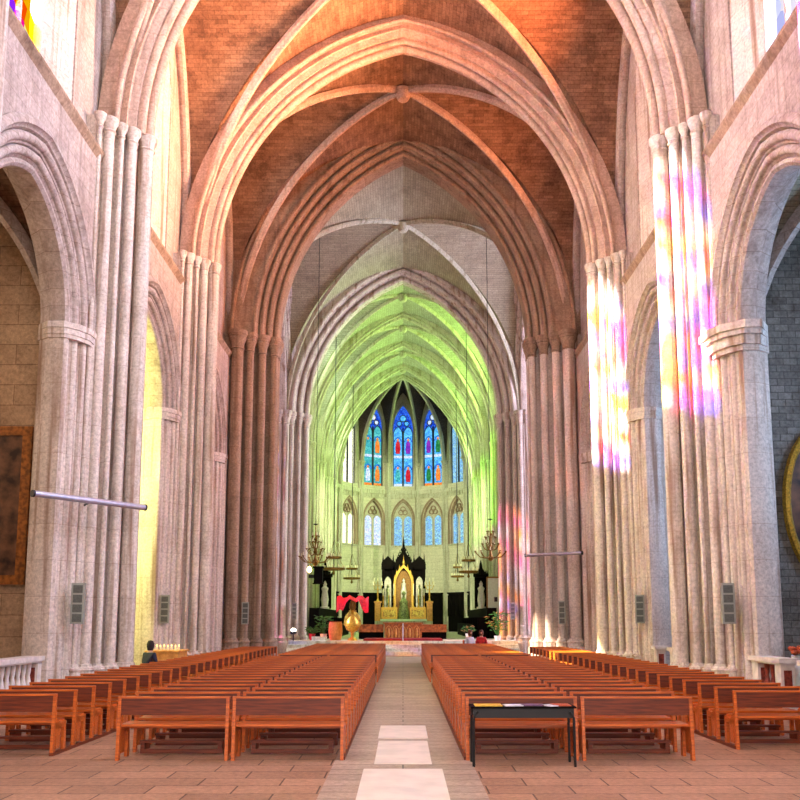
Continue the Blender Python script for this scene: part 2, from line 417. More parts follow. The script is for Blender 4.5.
def ribs(x0, x1, y0, y1, mat, names, w=.17, dpt=.3, zs=ZS, zc=ZC, boss=True, lb=''):
    cx, cy = (x0+x1)/2, (y0+y1)/2
    root = empty('vault_ribs', (cx, cy, 0))
    tag(root, lb, 'vault ribs', 'diagonal rib crossings of the high vaults')
    L = math.hypot((x1-x0)/2, (y1-y0)/2); an = atan2(y1-y0, x1-x0)
    prof = mirror(roll(dpt*.35, 0, w*.6, 180, 100, 5) + [(dpt*.5, w*.75), (dpt*.6, w), (dpt*1.1, w)])
    prof = [(n-dpt*.9, ww) for n, ww in prof]
    for a in (an, -an):
        pts = [(L*math.copysign(1-(1-abs(-1+2*i/40))**1.7, -1+2*i/40), 0) for i in range(41)]
        path = [(s, zs+(zc-zs)*gfun(s/L)) for s, _ in pts]
        MB().sweep(path, prof, PD((0, 0), a)).build('rib', mat, root)
    if boss: MB().lathe([(.05, -.45), (.2, -.42), (.28, -.3), (.28, -.15), (.36, 0)], (0, 0), 16, zc-.1).build('boss', mat, root)
    return root

def transverse(y, mat, a=6.4, apex=22.2, prof=None, name='transverse_arch', lb='', zs=ZS, x0=0):
    path = pointed(a, apex-zs, zs, 0, 24)
    o = MB().sweep(path, prof, PY(y)).build(name, mat)
    return tag(o, lb, 'arch', 'pointed arches across the church')
nave_prof = mirror(roll(.13, 0, .13, 180, 60, 6) + [(.28, .12), (.28, .17)] + roll(.22, .27, .09, 225, 40, 6) + [(.35, .31), (.36, .38), (.54, .43), (.56, .5), (.74, .44), (.74, .52)] + roll(.78, .6, .07, 215, 60, 6) + [(.88, .6), (.9, .5), (1.3, .5)])
bays_y = [(PIERS[0], PIERS[1]), (PIERS[1], PIERS[2]), (PIERS[2], PIERS[3]), (PIERS[3], YX0+.6)]
near = ['behind the viewpoint', 'over the nearest pews', 'in front of the crossing bay', 'just before the crossing arch']
vault('ceiling', -XU-.1, XU+.1, -3.0, PIERS[0], M['web'], lb='brown masonry vault at the entrance')
for i, (a, c) in enumerate(bays_y):
    vault('ceiling', -XU-.1, XU+.1, a, c, M['web'], lb='orange brown masonry vault '+near[i])
    ribs(-7.2, 7.2, a+.2, c-.2, M['arch'], None, .12, .26, lb='warm stone crossed ribs of the nave vault '+near[i])
for i, y in enumerate(PIERS):
    transverse(y, M['arch'], prof=nave_prof, lb='moulded pointed nave arch springing from the %s pair of nave piers' % ORD[i])
# ------------------------------------------------------------------ nave piers
def ring(prof_pts, z, h, grow, P, b):
    """moulded ring following a plan profile (n,w) list: grown copy stacked in three steps"""
def plan_extrude(b, plan, P, z0, z1):
    n = len(plan); vs = [P(q, z0, w) for q, w in plan] + [P(q, z1, w) for q, w in plan]
    return b.add(vs, [(i, (i+1) % n, n+(i+1) % n, n+i) for i in range(n)] + [tuple(range(n))[::-1], tuple(range(n, 2*n))])
def pier(y, sgn, xin, depth, shafts, core, mat, lb, zcap=ZS, base=1.14, name='clustered_pier', capmat=None, order=None, big=False, group='clustered piers along the nave'):
    """shafts: (n, w, r) with n measured outward from the inner edge xin"""
    root = empty(name, (sgn*xin, y, 0)); tag(root, lb, 'pier', group)
    P = lambda q, z, w: (sgn*q, w, z)
    bc = MB(); plan_extrude(bc, core, P, .0, zcap); bc.build('core', mat, root, smooth=False)
    for (n, w, r) in shafts:
        MB().lathe([(r, 0), (r, zcap-base+.02)], (sgn*n, w), 16 if r > .12 else 12, base-.02).build('shaft', mat, root)
    pb = MB()
    for (n, w, r) in shafts:
        r2 = r*1.0
        pb.lathe([(r+.16, 0), (r+.16, base*.62), (r+.1, base*.68), (r+.1, base*.8), (r+.13, base*.86), (r+.09, base*.9), (r+.05, base*.94), (r+.04, base*.99), (r, base)], (sgn*n, w), 8 if not big else 16)
    pb.build('plinth', mat, root, smooth=False)
    cb = MB()
    for (n, w, r) in shafts:
        if big: pr = [(r, -.75), (r+.05, -.7), (r+.02, -.66), (r+.04, -.45), (r+.13, -.25), (r+.09, -.2), (r+.17, -.08), (r+.17, .08)]
        else: pr = [(r, -.34), (r+.035, -.3), (r+.01, -.26), (r+.03, -.16), (r+.08, -.06), (r+.09, .04), (r+.03, .08)]
        cb.lathe(pr, (sgn*n, w), 12, zcap)
    cb.build('capital', capmat or mat, root)
    return root
core_n = [(.42, -.16), (.42, .16), (.62, .22), (.62, .5), (.86, .56), (.86, .8), (1.02, .95), (1.05, 1.15), (1.3, 1.15), (1.3, -1.15), (1.05, -1.15), (1.02, -.95), (.86, -.8), (.86, -.56), (.62, -.5), (.62, -.22)]
sh_n = [(.19, 0, .19)] + [(n, s*w, r) for s in (-1, 1) for n, w, r in ((.42, .38, .12), (.62, .62, .07), (.84, .86, .13), (.98, 1.12, .06))]
where = ['beside the viewpoint', 'at the edge of the picture', 'nearest with its whole height in view', 'between the near pier and the crossing']
for sg in (-1, 1):
    for i, y in enumerate(PIERS):
        pier(y, sg, 6.4, 1, sh_n, core_n, M['pale'], 'pale clustered pier on the %s of the nave, %s' % (SIDE[sg], where[i]), base=.9)

# ------------------------------------------------------------------ nave side walls
arc_prof = [(.0, .3), (.0, .62), (.2, .95), (.95, .95), (.95, -.04), (.86, -.1), (.78, -.1), (.74, -.02), (.7, .0)] + [(n, w) for n, w in roll(.56, .1, .1, 20, -190, 8)] + [(.42, .13)] + roll(.3, .2, .09, 40, -190, 7) + [(.16, .26)] + roll(.09, .3, .07, 60, -160, 5)
arc_path0 = pointed(2.1, 2.45, 8.6, 0, 14)
def arcade(yc, sg, lb):
    P = lambda s, z, d: (sg*d, s, z)
    root = empty('arcade_arch', (sg*XW, yc, 0)); tag(root, lb, 'arch', 'side arches opening to the chapels')
    MB().sweep(arc_path0, arc_prof, P).build('archivolt', M['nave'], root)
    for s in (-1, 1):
        path = [(s*2.1, 0), (s*2.1, 8.6)] if s < 0 else [(s*2.1, 8.6), (s*2.1, 0)]
        MB().sweep(path, arc_prof, P).build('jamb', M['pale'], root)
        cb = MB(); c = s*2.1
        big = sg > 0 and yc < 20
        e = .16 if big else .07
        for k, (z0, z1, g) in enumerate(((8.25, 8.34, e*.5), (8.34, 8.48, e*.8), (8.48, 8.62, e*1.2)) if not big else ((7.95, 8.08, .05), (8.08, 8.3, .12), (8.3, 8.42, .2), (8.42, 8.6, .26))):
            out = [(c+s*(.0-g), .28), (c+s*(.0-g), .66), (c+s*.2, .99), (c+s*.8, .99), (c+s*(.8+g), -.05-g), (c+s*.5, -.05-g), (c+s*(.2-g*.3), .1-g)]
            cb.add([(sg*d, y2, z0) for y2, d in out] + [(sg*d, y2, z1) for y2, d in out],
                   [(i, (i+1) % 7, 7+(i+1) % 7, 7+i) for i in range(7)] + [tuple(range(7))[::-1], tuple(range(7, 14))])
        cb.build('capital', M['pale'], root, smooth=False)
ARC = [8.7, 16.55, 24.4, 31.65]
for sg in (-1, 1):
    sd = SIDE[sg]
    P = PX(sg*XW, sg)
    wall('wall_'+sd, P, -10, YX0+.6, 0, 13.2, .85, [(y, 2.9, 0, 8.6, 3.25) for y in ARC], M['nave'], label='lower %s nave wall with tall chapel arches' % sd)
    P = PX(sg*XU, sg)
    wins = [(y, 1.9, 13.7, 18.6, 3.5) for y in ARC]
    wall('wall_'+sd, P, -10, YX0+.6, 13.2, 25.7, .8, wins, M['nave'], label='upper %s nave wall above the string course' % sd)
    b = MB()
    b.add([(sg*(XW-.1), -10, 13.12), (sg*(XW-.1), -10, 13.2), (sg*(XU+.1), -10, 13.5), (sg*(XU+.1), -10, 13.0), (sg*XW, -10, 12.95)] +
          [(sg*(XW-.1), YX0+.5, 13.12), (sg*(XW-.1), YX0+.5, 13.2), (sg*(XU+.1), YX0+.5, 13.5), (sg*(XU+.1), YX0+.5, 13.0), (sg*XW, YX0+.5, 12.95)],
          [(i, (i+1) % 5, 5+(i+1) % 5, 5+i) for i in range(5)] + [(4, 3, 2, 1, 0), (5, 6, 7, 8, 9)])
    struct(b.build('trim_%d' % (2 if sg < 0 else 3), M['brown'], smooth=False), 'slanting string course along the %s nave wall' % sd)
    for i, (a, c) in enumerate(bays_y):
        L = (c-a)/2-.3
        path = [(L*math.copysign(1-(1-abs(t/20))**1.7, t), ZS+(ZC-ZS-.25)*gfun(1-(1-abs(t/20))**1.7)) for t in range(-20, 21)]
        o = MB().sweep(path, mirror([(0, 0), (.02, .1), (.12, .16), (.5, .16)]), lambda q, z, d: (sg*(XU-.12)+d, q, z)).build('wall_rib', M['nave']); o.location.y = (a+c)/2
        tag(o, 'narrow %s wall rib round the clerestory window, %s' % (sd, near[i]), 'wall rib', 'wall ribs of the nave vault')
    for i, y in enumerate(ARC):
        arcade(y, sg, 'moulded %s chapel arch, %s' % (sd, ['beside the viewpoint', 'nearest with its head in the picture', 'the middle one between two tall piers', 'the narrow far one next to the crossing pier'][i]))
        # clerestory window
        root = empty('window_%d' % (i+1+(4 if sg > 0 else 0)), (sg*XU, y, 0)); struct(root, '%s clerestory window with bright stained glass' % sd)
        P2 = lambda s, z, d: (sg*d, s, z)
        hw = .8
        path = [(-hw, 14.35)] + pointed(hw, 1.8, 19.2, 0, 8) + [(hw, 14.35)]
        outer = [(-1.9, 13.7)] + pointed(1.9, 3.5, 18.6, 0, 8) + [(1.9, 13.7)]
        n = len(path)
        sb = MB(); sb.add([P2(a, z, .04) for a, z in outer] + [P2(a, z, .4) for a, z in path], [(k, k+1, n+k+1, n+k) for k in range(n-1)] + [(n-1, 0, n, 2*n-1)])
        sb.build('splay', M['pale'], root, recalc=False)
        MB().sweep(path, [(0, .34), (0, .6), (.1, .6), (.1, .34)], P2, closed=False).build('window_frame', M['pale'], root)
        MB().box(sg*.42, sg*.52, -.04, .04, 14.35, 20.9).build('mullion', M['pale'], root)
        mat = ('g_dim' if i == 3 else 'stained') if sg < 0 else ('g_amber' if i > 1 else 'g_white')
        MB().prism(path, P2, .5, .51).build('glass', M[mat], root, smooth=False)

# ------------------------------------------------------------------ chapels
for sg in (-1, 1):
    sd = SIDE[sg]
    walls_y = [4.8, 12.6, 20.35, 28.2, 36.0]
    for i, y in enumerate(walls_y):
        mt = {(-1, 2): 'tan', (-1, 3): 'lemon', (1, 2): 'grey', (1, 3): 'blue_grey', (-1, 4): 'tan', (1, 4): 'tan'}.get((sg, i), 'tan')
        b = MB(); b.box(sg*8.2, sg*13, y-.45, y+.45, 0, 13.2)
        struct(b.build('wall_'+sd, M[mt], smooth=False), '%s chapel partition wall' % sd)
    wall('wall_'+sd, PX(sg*12.5, sg), -10, 36.4, 0, 13.2, .6, [(y, 1.0, 4.5, 9.2, 2.2) for y in ARC], M['grey'] if sg > 0 else M['tan'], label='%s outer chapel wall' % sd)
    b = MB(); b.box(sg*8.0, sg*13.1, -10, 36.4, 13.0, 13.4)
    struct(b.build('ceiling', M['tan'] if sg < 0 else M['grey'], smooth=False), 'flat stone roof over the %s chapels' % sd)
    for i, y in enumerate(ARC):
        # chapel vault
        vault('ceiling', min(sg*8.2, sg*12.5), max(sg*8.2, sg*12.5), y-3.4, y+3.4, M['web_grey'] if sg > 0 else M['web'], n=10, zs=8.0, zc=12.3, lb='%s chapel vault' % sd)
        rt = empty('vault_ribs', (sg*10.35, y, 0)); tag(rt, 'thin ribs under the vault of the %s chapel %s' % (sd, ['beside the viewpoint', 'behind the nearest arch', 'behind the middle arch', 'next to the crossing'][i]), 'vault ribs', 'chapel rib crossings')
        L = math.hypot(2.1, 3.2); an = atan2(3.2, 2.1)
        for a in (an, -an):
            path = [(L*k/12, 8.0+4.15*gfun(k/12)) for k in range(-12, 13)]
            MB().sweep(path, [(-.2, -.09), (-.2, .09), (.1, .09), (.1, -.09)], PD((0, 0), a)).build('rib', M['nave'], rt, smooth=False)
        root = empty('window_%d' % (9+i+(4 if sg > 0 else 0)), (sg*12.5, y, 0)); struct(root, '%s chapel window' % sd)
        path = [(-1, 4.5)] + pointed(1, 2.2, 9.2, 0, 6) + [(1, 4.5)]
        MB().sweep(path, [(-.08, .2), (-.08, .4), (.05, .4), (.05, .2)], lambda s, z, d: (sg*d, s, z)).build('window_frame', M['nave'], root)
        MB().prism(path, lambda s, z, d: (sg*d, s, z), .3, .31).build('glass', M[('g_lemon' if i == 2 else 'g_pale') if sg < 0 else 'g_blue'], root, smooth=False)

# ------------------------------------------------------------------ crossing piers and arches
def orders(k, step_n, step_w, w0, r):
    """stepped arch profile of k orders, rolls at every nose"""
    half = roll(r, 0, r, 180, 110, 4)[:0]
    half = [(0, 0), (0, w0-r)]
    for i in range(k):
        n0 = i*step_n; w = w0+i*step_w
        half += roll(n0+r, w-r*.2, r, 200, 30, 6)
        half += [(n0+step_n*.8, w-r*.7), (n0+step_n*.98, w-r*.5), (n0+step_n*.98, w+step_w*.35), (n0+step_n*.8, w+step_w*.45)] if i < k-1 else [(n0+step_n, w), (n0+step_n+.5, w)]
    return mirror(half)[:]
cr_prof = orders(4, .29, .24, .4, .095)
_h = cr_prof[len(cr_prof)//2:-1]; _w = _h[-1][1]
cr_prof = mirror(_h + [(1.85, _w+.12)] + roll(1.9, _w+.14, .09, 200, 20, 6) + [(2.02, _w), (2.4, _w)])
YCR = (YX0+YX1)/2
transverse(YCR, M['brown'], a=5.5, apex=22.75, prof=cr_prof, name='crossing_arch', lb='deep brown arch of four moulded orders in front of the crossing')
def stepped(k, step_n, step_w, w0, back):
    half = []
    for i in range(k):
        half += [(i*step_n+.24, w0+i*step_w-.2), (i*step_n+.24+step_n-.04, w0+i*step_w-.2)]
    half += [(back, w0+(k-1)*step_w-.2)]
    return half + [(n, -w) for n, w in half[::-1]]
cr_core = stepped(4, .48, .34, .36, 2.4)
cr_sh = [(.2, 0, .2)]+[(i*.48+.16+(.0 if i else .02), s*(.3+i*.34), .17 if i < 3 else .26) for s in (-1, 1) for i in range(4)]
for sg in (-1, 1):
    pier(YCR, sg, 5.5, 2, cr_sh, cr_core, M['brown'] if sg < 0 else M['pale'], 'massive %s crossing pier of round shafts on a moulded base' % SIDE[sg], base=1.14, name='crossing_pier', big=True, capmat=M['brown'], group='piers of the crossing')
# choir arch
ch_prof = orders(3, .4, .3, .3, .13)
transverse(YC, M['web_arch'] if 'web_arch' in M else M['pale'], a=5.7, apex=22.6, prof=ch_prof, name='choir_arch', lb='moulded pointed arch opening the green lit choir', zs=ZS)
ch_core = stepped(3, .4, .3, .3, 2.0)
ch_sh = [(.16, 0, .16)]+[(i*.4+.14, s*(.25+i*.3), .14) for s in (-1, 1) for i in range(3)] + [(1.25, -1.15, .2), (1.6, -1.3, .12)]
for sg in (-1, 1):
    pier(YC, sg, 5.7, 2, ch_sh, ch_core, M['pale'], 'tall %s pier of slender shafts where the choir begins' % SIDE[sg], base=1.0, name='choir_pier', big=True, group='piers of the crossing')
# lateral crossing arches, seen edge on
lat_prof = orders(3, .35, .25, .3, .12)
for sg in (-1, 1):
    P = lambda s, z, d: (d, s, z)
    root = empty('transept_arch', (sg*7.35, 44.3, 0)); tag(root, 'tall pointed arch opening from the crossing to the %s transept' % SIDE[sg], 'arch', 'transept arches')
    MB().sweep([(-5.2, 0)] + pointed(5.2, 8.3, ZS, 0, 20) + [(5.2, 0)], lat_prof, P).build('archivolt', M['pale'], root)
vault('ceiling', -7.4, 7.4, YX1-.2, YC-.6, M['web_grey'], n=28, lb='grey masonry vault over the crossing')
ribs(-7.0, 7.0, YX1, YC-.8, M['choir_pale'], None, .1, .22, lb='pale crossed ribs meeting at the boss over the crossing')
# transept arms
for sg in (-1, 1):
    sd = SIDE[sg]
    b = MB(); b.box(sg*8.3, sg*17, 36.4, 37.4, 0, 25); struct(b.build('wall_'+sd, M['pale'], smooth=False), '%s transept wall towards the nave' % sd)
    b = MB(); b.box(sg*8.1, sg*17, 51.0, 51.8, 0, 25); struct(b.build('wall_'+sd, M['pale'], smooth=False), '%s transept wall towards the choir' % sd)
    b = MB(); b.box(sg*7.7, sg*17.2, 36.4, 51.8, 24.8, 25.7); struct(b.build('ceiling', M['web_grey'], smooth=False), 'ceiling of the %s transept' % sd)
    wall('wall_'+sd, PX(sg*16, sg), 36.4, 51.8, 0, 25, .8, [(44.3, 3, 5, 15, 5)], M['pale'], label='%s transept end wall' % sd)
    rt = empty('window_%d' % (17 if sg < 0 else 18), (sg*16.4, 44.3, 0)); struct(rt, 'great window of the %s transept' % sd)
    path = [(-3, 5)] + pointed(3, 5, 15, 0, 8) + [(3, 5)]
    MB().prism(path, lambda s, z, d: (sg*d, s, z), 0, .02).build('glass', M['stained_dim' if sg < 0 else 'g_white'], rt, smooth=False)
    for s in (-1, 0, 1): MB().box(-.08, .08, s*1.5-.08, s*1.5+.08, 5, 17).build('mullion', M['pale'], rt, smooth=False)
    # wall between lateral arch and vault
    wall('wall_'+sd, PX(sg*7.3, sg), YX1-1, YC+.9, 0, 25, .5, [(44.3, 5.9, 0, ZS, 9.0)], M['pale'], label='wall around the %s transept arch' % sd)
# nave wall above crossing arch
def spandrel(name, y0, th, a, rise, mat, lb, hw=8.3):
    return wall(name, lambda s, z, d: (s, y0+d, z), -hw, hw, ZS, 25.7, th, [(0, a, ZS, ZS, rise)], mat, label=lb)
spandrel('wall_front', YCR-.9, 1.8, 7.3, 9.6, M['brown'], 'wall above the crossing arch')
spandrel('wall_front', YC-.4, .9, 6.9, 9.9, M['pale'], 'wall above the choir arch')

# ------------------------------------------------------------------ choir
CH = [YC, 58.2, 65.7, 73.2]
tr_prof = mirror(roll(.11, 0, .11, 180, 60, 6) + [(.25, .09), (.26, .14)] + roll(.25, .23, .075, 225, 50, 7) + [(.38, .25), (.4, .33), (.95, .33)])
for i in range(1, 4):
    transverse(CH[i], M['choir_pale'], a=6.1, apex=22.7+.4*i, prof=tr_prof, lb='pale pointed arch crossing the choir vault, %s beyond the crossing' % ORD[i-1])
transverse(YA-.2, M['choir_pale'], a=6.1, apex=24.35, prof=tr_prof, lb='pale pointed arch framing the apse windows')
chb = [(CH[0]+.5, CH[1]), (CH[1], CH[2]), (CH[2], CH[3]), (CH[3], YA-.2)]
for i, (a, c) in enumerate(chb):
    vault('ceiling', -6.9, 6.9, a, c, M['web_choir'], n=18, zc=ZC+.2+.42*i, lb='choir vault masonry, bay %s from the crossing' % ORD[i])
    ribs(-6.6, 6.6, a+.1, c-.1, M['choir_pale'], None, .1, .22, zc=ZC+.2+.42*i, lb='slender crossed ribs of the choir vault, %s bay from the crossing' % ORD[i])
c_sh = [(.16, 0, .16)] + [(n, s*w, r) for s in (-1, 1) for n, w, r in ((.34, .34, .12), (.55, .55, .1), (.72, .8, .08))]
c_core = [(.2, -.2), (.2, .2), (.4, .3), (.6, .6), (.95, .9), (.95, -.9), (.6, -.6), (.4, -.3)]
for sg in (-1, 1):
    sd = SIDE[sg]
    for i, y in enumerate(CH[1:]+[YA-.2]):
        pier(y, sg, 6.1, 1, c_sh, c_core, M['choir_pale'], 'slender green lit wall shafts on the %s of the choir, %s beyond the crossing' % (sd, ORD[i]), base=1.0, name='choir_pier', group='shaft bundles along the choir')
    wc = [(a+c)/2 for a, c in chb]
    wall('wall_'+sd, PX(sg*7.0, sg), YC+.5, YA, 0, 25.9, .7, [(y, 1.5 if y < 74 else 1.1, 14.9, 19.0, 3.0) for y in wc], M['choir'], label='%s choir wall' % sd)
    for i, y in enumerate(wc):
        hw = 1.5 if y < 74 else 1.1
        rt = empty('window_%d' % (19+i+(4 if sg > 0 else 0)), (sg*7.0, y, 0)); struct(rt, '%s choir clerestory window' % sd)
        path = [(-hw, 14.9)] + pointed(hw, 3.0, 19, 0, 6) + [(hw, 14.9)]
        MB().prism(path, lambda s, z, d: (sg*d, s, z), .5, .51).build('glass', M['g_green2' if sg < 0 else 'g_green'], rt, smooth=False)
        MB().sweep(path, [(-.1, .3), (-.1, .55), (.05, .55), (.05, .3)], lambda s, z, d: (sg*d, s, z)).build('window_frame', M['choir_pale'], rt)
        MB().box(sg*.35, sg*.5, -.07, .07, 14.9, 21).build('mullion', M['choir_pale'], rt, smooth=False)
    b = MB(); b.box(sg*6.85, sg*7.05, YC+1, YA, 13.6, 13.9); struct(b.build('trim_%d' % (4 if sg < 0 else 5), M['choir_pale'], smooth=False), 'string course on the %s choir wall' % sd)

# ------------------------------------------------------------------ apse
RA = 6.7; SEG = pi/7; hs = RA*math.tan(SEG/2); RC = RA/cos(SEG/2)
ZAS, ZAC = 17.4, 24.9
b = MB()
UPW, LOW = (1.08, 15.2, 21.1, 2.6), (1.0, 9.2, 11.8, 1.9)
for k in range(-3, 4):
    th = k*SEG; an = -th; o = (RA*sin(th), YA+RA*cos(th))
    P = PD(o, an)       # s to the right seen from inside, d away
    wall('wall_back', P, -hs-.1, hs+.1, 0, 14.3, .6, [(0, LOW[0], LOW[1], LOW[2], LOW[3])], M['choir'], label='lower apse wall facet')
    wall('wall_back', P, -hs-.1, hs+.1, 14.3, 25.4, .6, [(0, UPW[0], UPW[1], UPW[2], UPW[3])], M['choir'], label='upper apse wall facet')
    nm = ['far left edge', 'outer left', 'left of centre', 'centre', 'right of centre', 'outer right', 'far right edge'][k+3]
    # upper window
    rt = empty('window_%d' % (30+k), (o[0], o[1], 0), an); struct(rt, 'tall twin light stained glass window of the apse, %s' % nm)
    L0 = lambda s, z, d: (s, d, z)
    hw, sill, spr, rise = UPW
    outer = [(-hw, sill)] + pointed(hw, rise, spr, 0, 8) + [(hw, sill)]
    MB().prism(outer, L0, .4, .45).build('backing_glass', M['l_deep'], rt, smooth=False)
    MB().sweep(outer, [(-.06, .1), (-.06, .45), (.06, .45), (.12, .1), (.2, -.04), (.08, -.04)], L0).build('window_frame', M['choir_pale'], rt)
    main = {0: 'l_blue', 1: 'l_blue', -1: 'l_cyan', 2: 'l_aqua', -2: 'l_white', 3: 'l_pale', -3: 'l_white'}[k]
    for s in (-1, 1):
        c = s*.52; lp = [(c-.44, sill+.05)] + pointed(.44, .8, spr-.5, c, 6) + [(c+.44, sill+.05)]
        pane = MB().prism(lp, L0, .36, .39).build('lancet_glass', M[main], rt, smooth=False)
        MB().sweep(lp, [(-.02, .28), (-.02, .4), (.05, .4), (.05, .28)], L0).build('lancet_frame', M['lead'], rt, smooth=False)
        if abs(k) <= 1:
            rob = {0: (['l_red', 'l_cyan'], ['l_purple', 'l_red']), -1: (['l_cyan', 'l_pale'], ['l_orange', 'l_orange']), 1: (['l_purple', 'l_greeng'], ['l_greeng', 'l_orange'])}[k][(s+1)//2]
            for q, (z, cm) in enumerate(((18.6, rob[0]), (15.7, rob[1]))):
                rb = MB().prism([(c-.2, z), (c-.26, z+.5), (c-.2, z+1.1), (c-.08, z+1.3), (c+.08, z+1.3), (c+.2, z+1.1), (c+.26, z+.5), (c+.2, z)], L0, .33, .36).build('robe_glass', M[cm], pane, smooth=False)
                MB().prism([(c+.11*cos(t*pi/4), z+1.43+.14*sin(t*pi/4)) for t in range(8)], L0, .33, .36).build('face_glass', M['l_orange'], pane, smooth=False)
                MB().sweep(pointed(.36, .5, z+1.2, c, 5), [(-.05, .33), (-.05, .36), (.05, .36), (.05, .33)], L0).build('canopy_glass', M['l_deep'], pane, smooth=False)
                MB().prism([(c-.42, z-.45), (c+.42, z-.45), (c+.42, z-.2), (c-.42, z-.2)], L0, .33, .36).build('plinth_glass', M['l_pale'] if abs(k) == 0 else M['l_orange' if q else 'l_pale'], pane, smooth=False)
    MB().box(-.06, .06, .25, .45, sill, spr+.2).build('mullion', M['lead'], rt, smooth=False)
    for (cx_, cz, r) in ((0, spr+1.15, .3), (-.38, spr+.62, .22), (.38, spr+.62, .22)):
        MB().prism([(cx_+r*cos(t*pi/6), cz+r*sin(t*pi/6)) for t in range(12)], L0, .34, .38).build('tracery_light', M['l_pale' if k else 'l_blue'], rt, smooth=False)
        MB().sweep([(cx_+r*cos(-t*pi/6), cz+r*sin(-t*pi/6)) for t in range(12)], [(0, .25), (0, .4), (.06, .4), (.06, .25)], L0, closed=True).build('tracery_ring', M['lead'], rt, smooth=False)
    # triforium window
    rt = empty('window_%d' % (40+k), (o[0], o[1], 0), an); struct(rt, 'small twin light window under the apse gallery, %s' % nm)
    hw, sill, spr, rise = LOW
    outer = [(-hw, sill)] + pointed(hw, rise, spr, 0, 8) + [(hw, sill)]
    MB().prism(outer, L0, .42, .5).build('blind_tracery', M['choir'], rt, smooth=False)
    MB().sweep(outer, [(-.06, .1), (-.06, .45), (.06, .45), (.12, .1), (.22, -.06), (.08, -.06)], L0).build('window_frame', M['brown'], rt)
    lm = 'l_aqua' if k > -2 and k != -1 else 'l_pale'
    if k == -2: lm = 'l_white'
    for s in (-1, 1):
        c = s*.5; lp = [(c-.42, sill+.05)] + pointed(.42, .55, spr-.1, c, 6) + [(c+.42, sill+.05)]
        MB().prism(lp, L0, .36, .4).build('lancet_glass', M[lm], rt, smooth=False)
        MB().sweep(lp, [(-.03, .25), (-.03, .4), (.07, .4), (.07, .25)], L0).build('lancet_frame', M['choir_pale'], rt, smooth=False)
    for (cx_, cz) in ((0, spr+1.12), (-.2, spr+.78), (.2, spr+.78)):
        MB().sweep([(cx_+.2*cos(-t*pi/6), cz+.2*sin(-t*pi/6)) for t in range(12)], [(0, .2), (0, .42), (.07, .42), (.07, .2)], L0, closed=True).build('trefoil', M['brown'], rt, smooth=False)
    MB().box(-hw-.15, hw+.15, -.15, .4, sill-.15, sill).build('window_sill', M['choir_pale'], rt, smooth=False)
    # frieze
    fr = MB(); fr.box(-hs, hs, -.3, .05, 14.35, 14.75); fr.box(-hs, hs, -.12, .05, 13.95, 14.35)
    for q in range(8): fr.box(-hs+.1+q*.37, -hs+.3+q*.37, -.22, -.1, 14.05, 14.3)
    f = fr.build('trim_%d' % (10+k), M['choir_pale'], smooth=False); f.location = (o[0], o[1], 0); f.rotation_euler.z = an; struct(f, 'carved gallery frieze round the apse')
    # dado
    if k:
        d = MB(); d.box(-hs+.1, hs-.1, -.12, .0, .0, 4.4)
        for q in range(5): d.box(-hs+.2+q*.56, -hs+.66+q*.56, -.2, -.1, 2.2, 4.2)
        d.box(-hs+.05, hs-.05, -.24, 0, 4.35, 4.5)
        d = d.build('wall_panelling', M['oak'], smooth=False); d.location = (o[0], o[1], 0); d.rotation_euler.z = an
        tag(d, 'dark oak panelling against the apse wall, %s' % nm, 'panelling', 'dark panelling round the apse')
    # web of the vault
    vb = MB(); n1, n2 = 10, 10
    for i in range(n1+1):
        rho = i/n1; ga = gfun(rho)
        for j in range(n2+1):
            ph = -1+2*j/n2; gb = gfun(ph)
            z = ZAS+(ZAC-ZAS)*(1-(1-gb)*(1-ga)) if rho < 1 or True else 0
            s = ph*hs*rho; r = RA*rho
            vb.v.append((r*sin(th)+s*cos(an), YA+r*cos(th)+s*sin(an), z))
    m = len(vb.v); vb.v += [(x, y, z+.3) for x, y, z in vb.v]
    for i in range(n1):
        for j in range(n2):
            a = i*(n2+1)+j; q = (a, a+1, a+n2+2, a+n2+1); vb.f.append(q); vb.f.append(tuple(t+m for t in q[::-1]))
    struct(vb.build('ceiling', M['dark_web'], recalc=False), 'dark web of the apse vault, %s' % nm)
for k in range(-4, 4):
    th = (k+.5)*SEG; c = (RC*sin(th), YA+RC*cos(th))
    nm = ['at the left entrance', 'outermost left', 'second left', 'just left of the middle window', 'just right of the middle window', 'second right', 'outermost right', 'at the right entrance'][k+4]
    if -4 < k < 3:
        rt = empty('wall_shaft', (c[0]-.3*sin(th), c[1]-.3*cos(th), 0), -th); tag(rt, 'slender pale wall shaft between apse windows, %s' % nm, 'column', 'wall shafts round the apse')
        for (dx, dy, r) in ((0, 0, .14), (-.2, .1, .1), (.2, .1, .1)):
            MB().lathe([(r, 0), (r, 14.0), (r+.06, 14.1), (r+.06, 14.6), (r, 14.7), (r, ZAS)], (dx, dy), 12).build('shaft', M['choir_pale'], rt)
        MB().lathe([(.18, -.35), (.22, -.3), (.2, -.2), (.36, .0), (.36, .1)], (0, 0), 12, ZAS).build('capital', M['choir_pale'], rt)
        MB().lathe([(.4, 0), (.4, .8), (.3, .9), (.3, 1.0)], (0, 0), 8).build('base', M['choir_pale'], rt, smooth=False)
    rt = tag(MB().sweep([(RC*.97*t/14, ZAS+(ZAC-ZAS)*gfun(t/14)) for t in range(0, 15)], [(-.3, -.1), (-.36, 0), (-.3, .1), (.05, .14), (.05, -.14)], PD((0, YA), pi/2-th)).build('apse_rib', M['choir_pale']),
             'rib of the apse vault rising to the boss, %s' % nm, 'vault rib', 'ribs fanning over the apse')
tag(MB().lathe([(.1, -.6), (.35, -.5), (.4, -.3), (.3, 0)], (0, YA), 12, ZAC).build('vault_boss', M['choir_pale']), 'round stone boss where the apse ribs meet', 'boss')
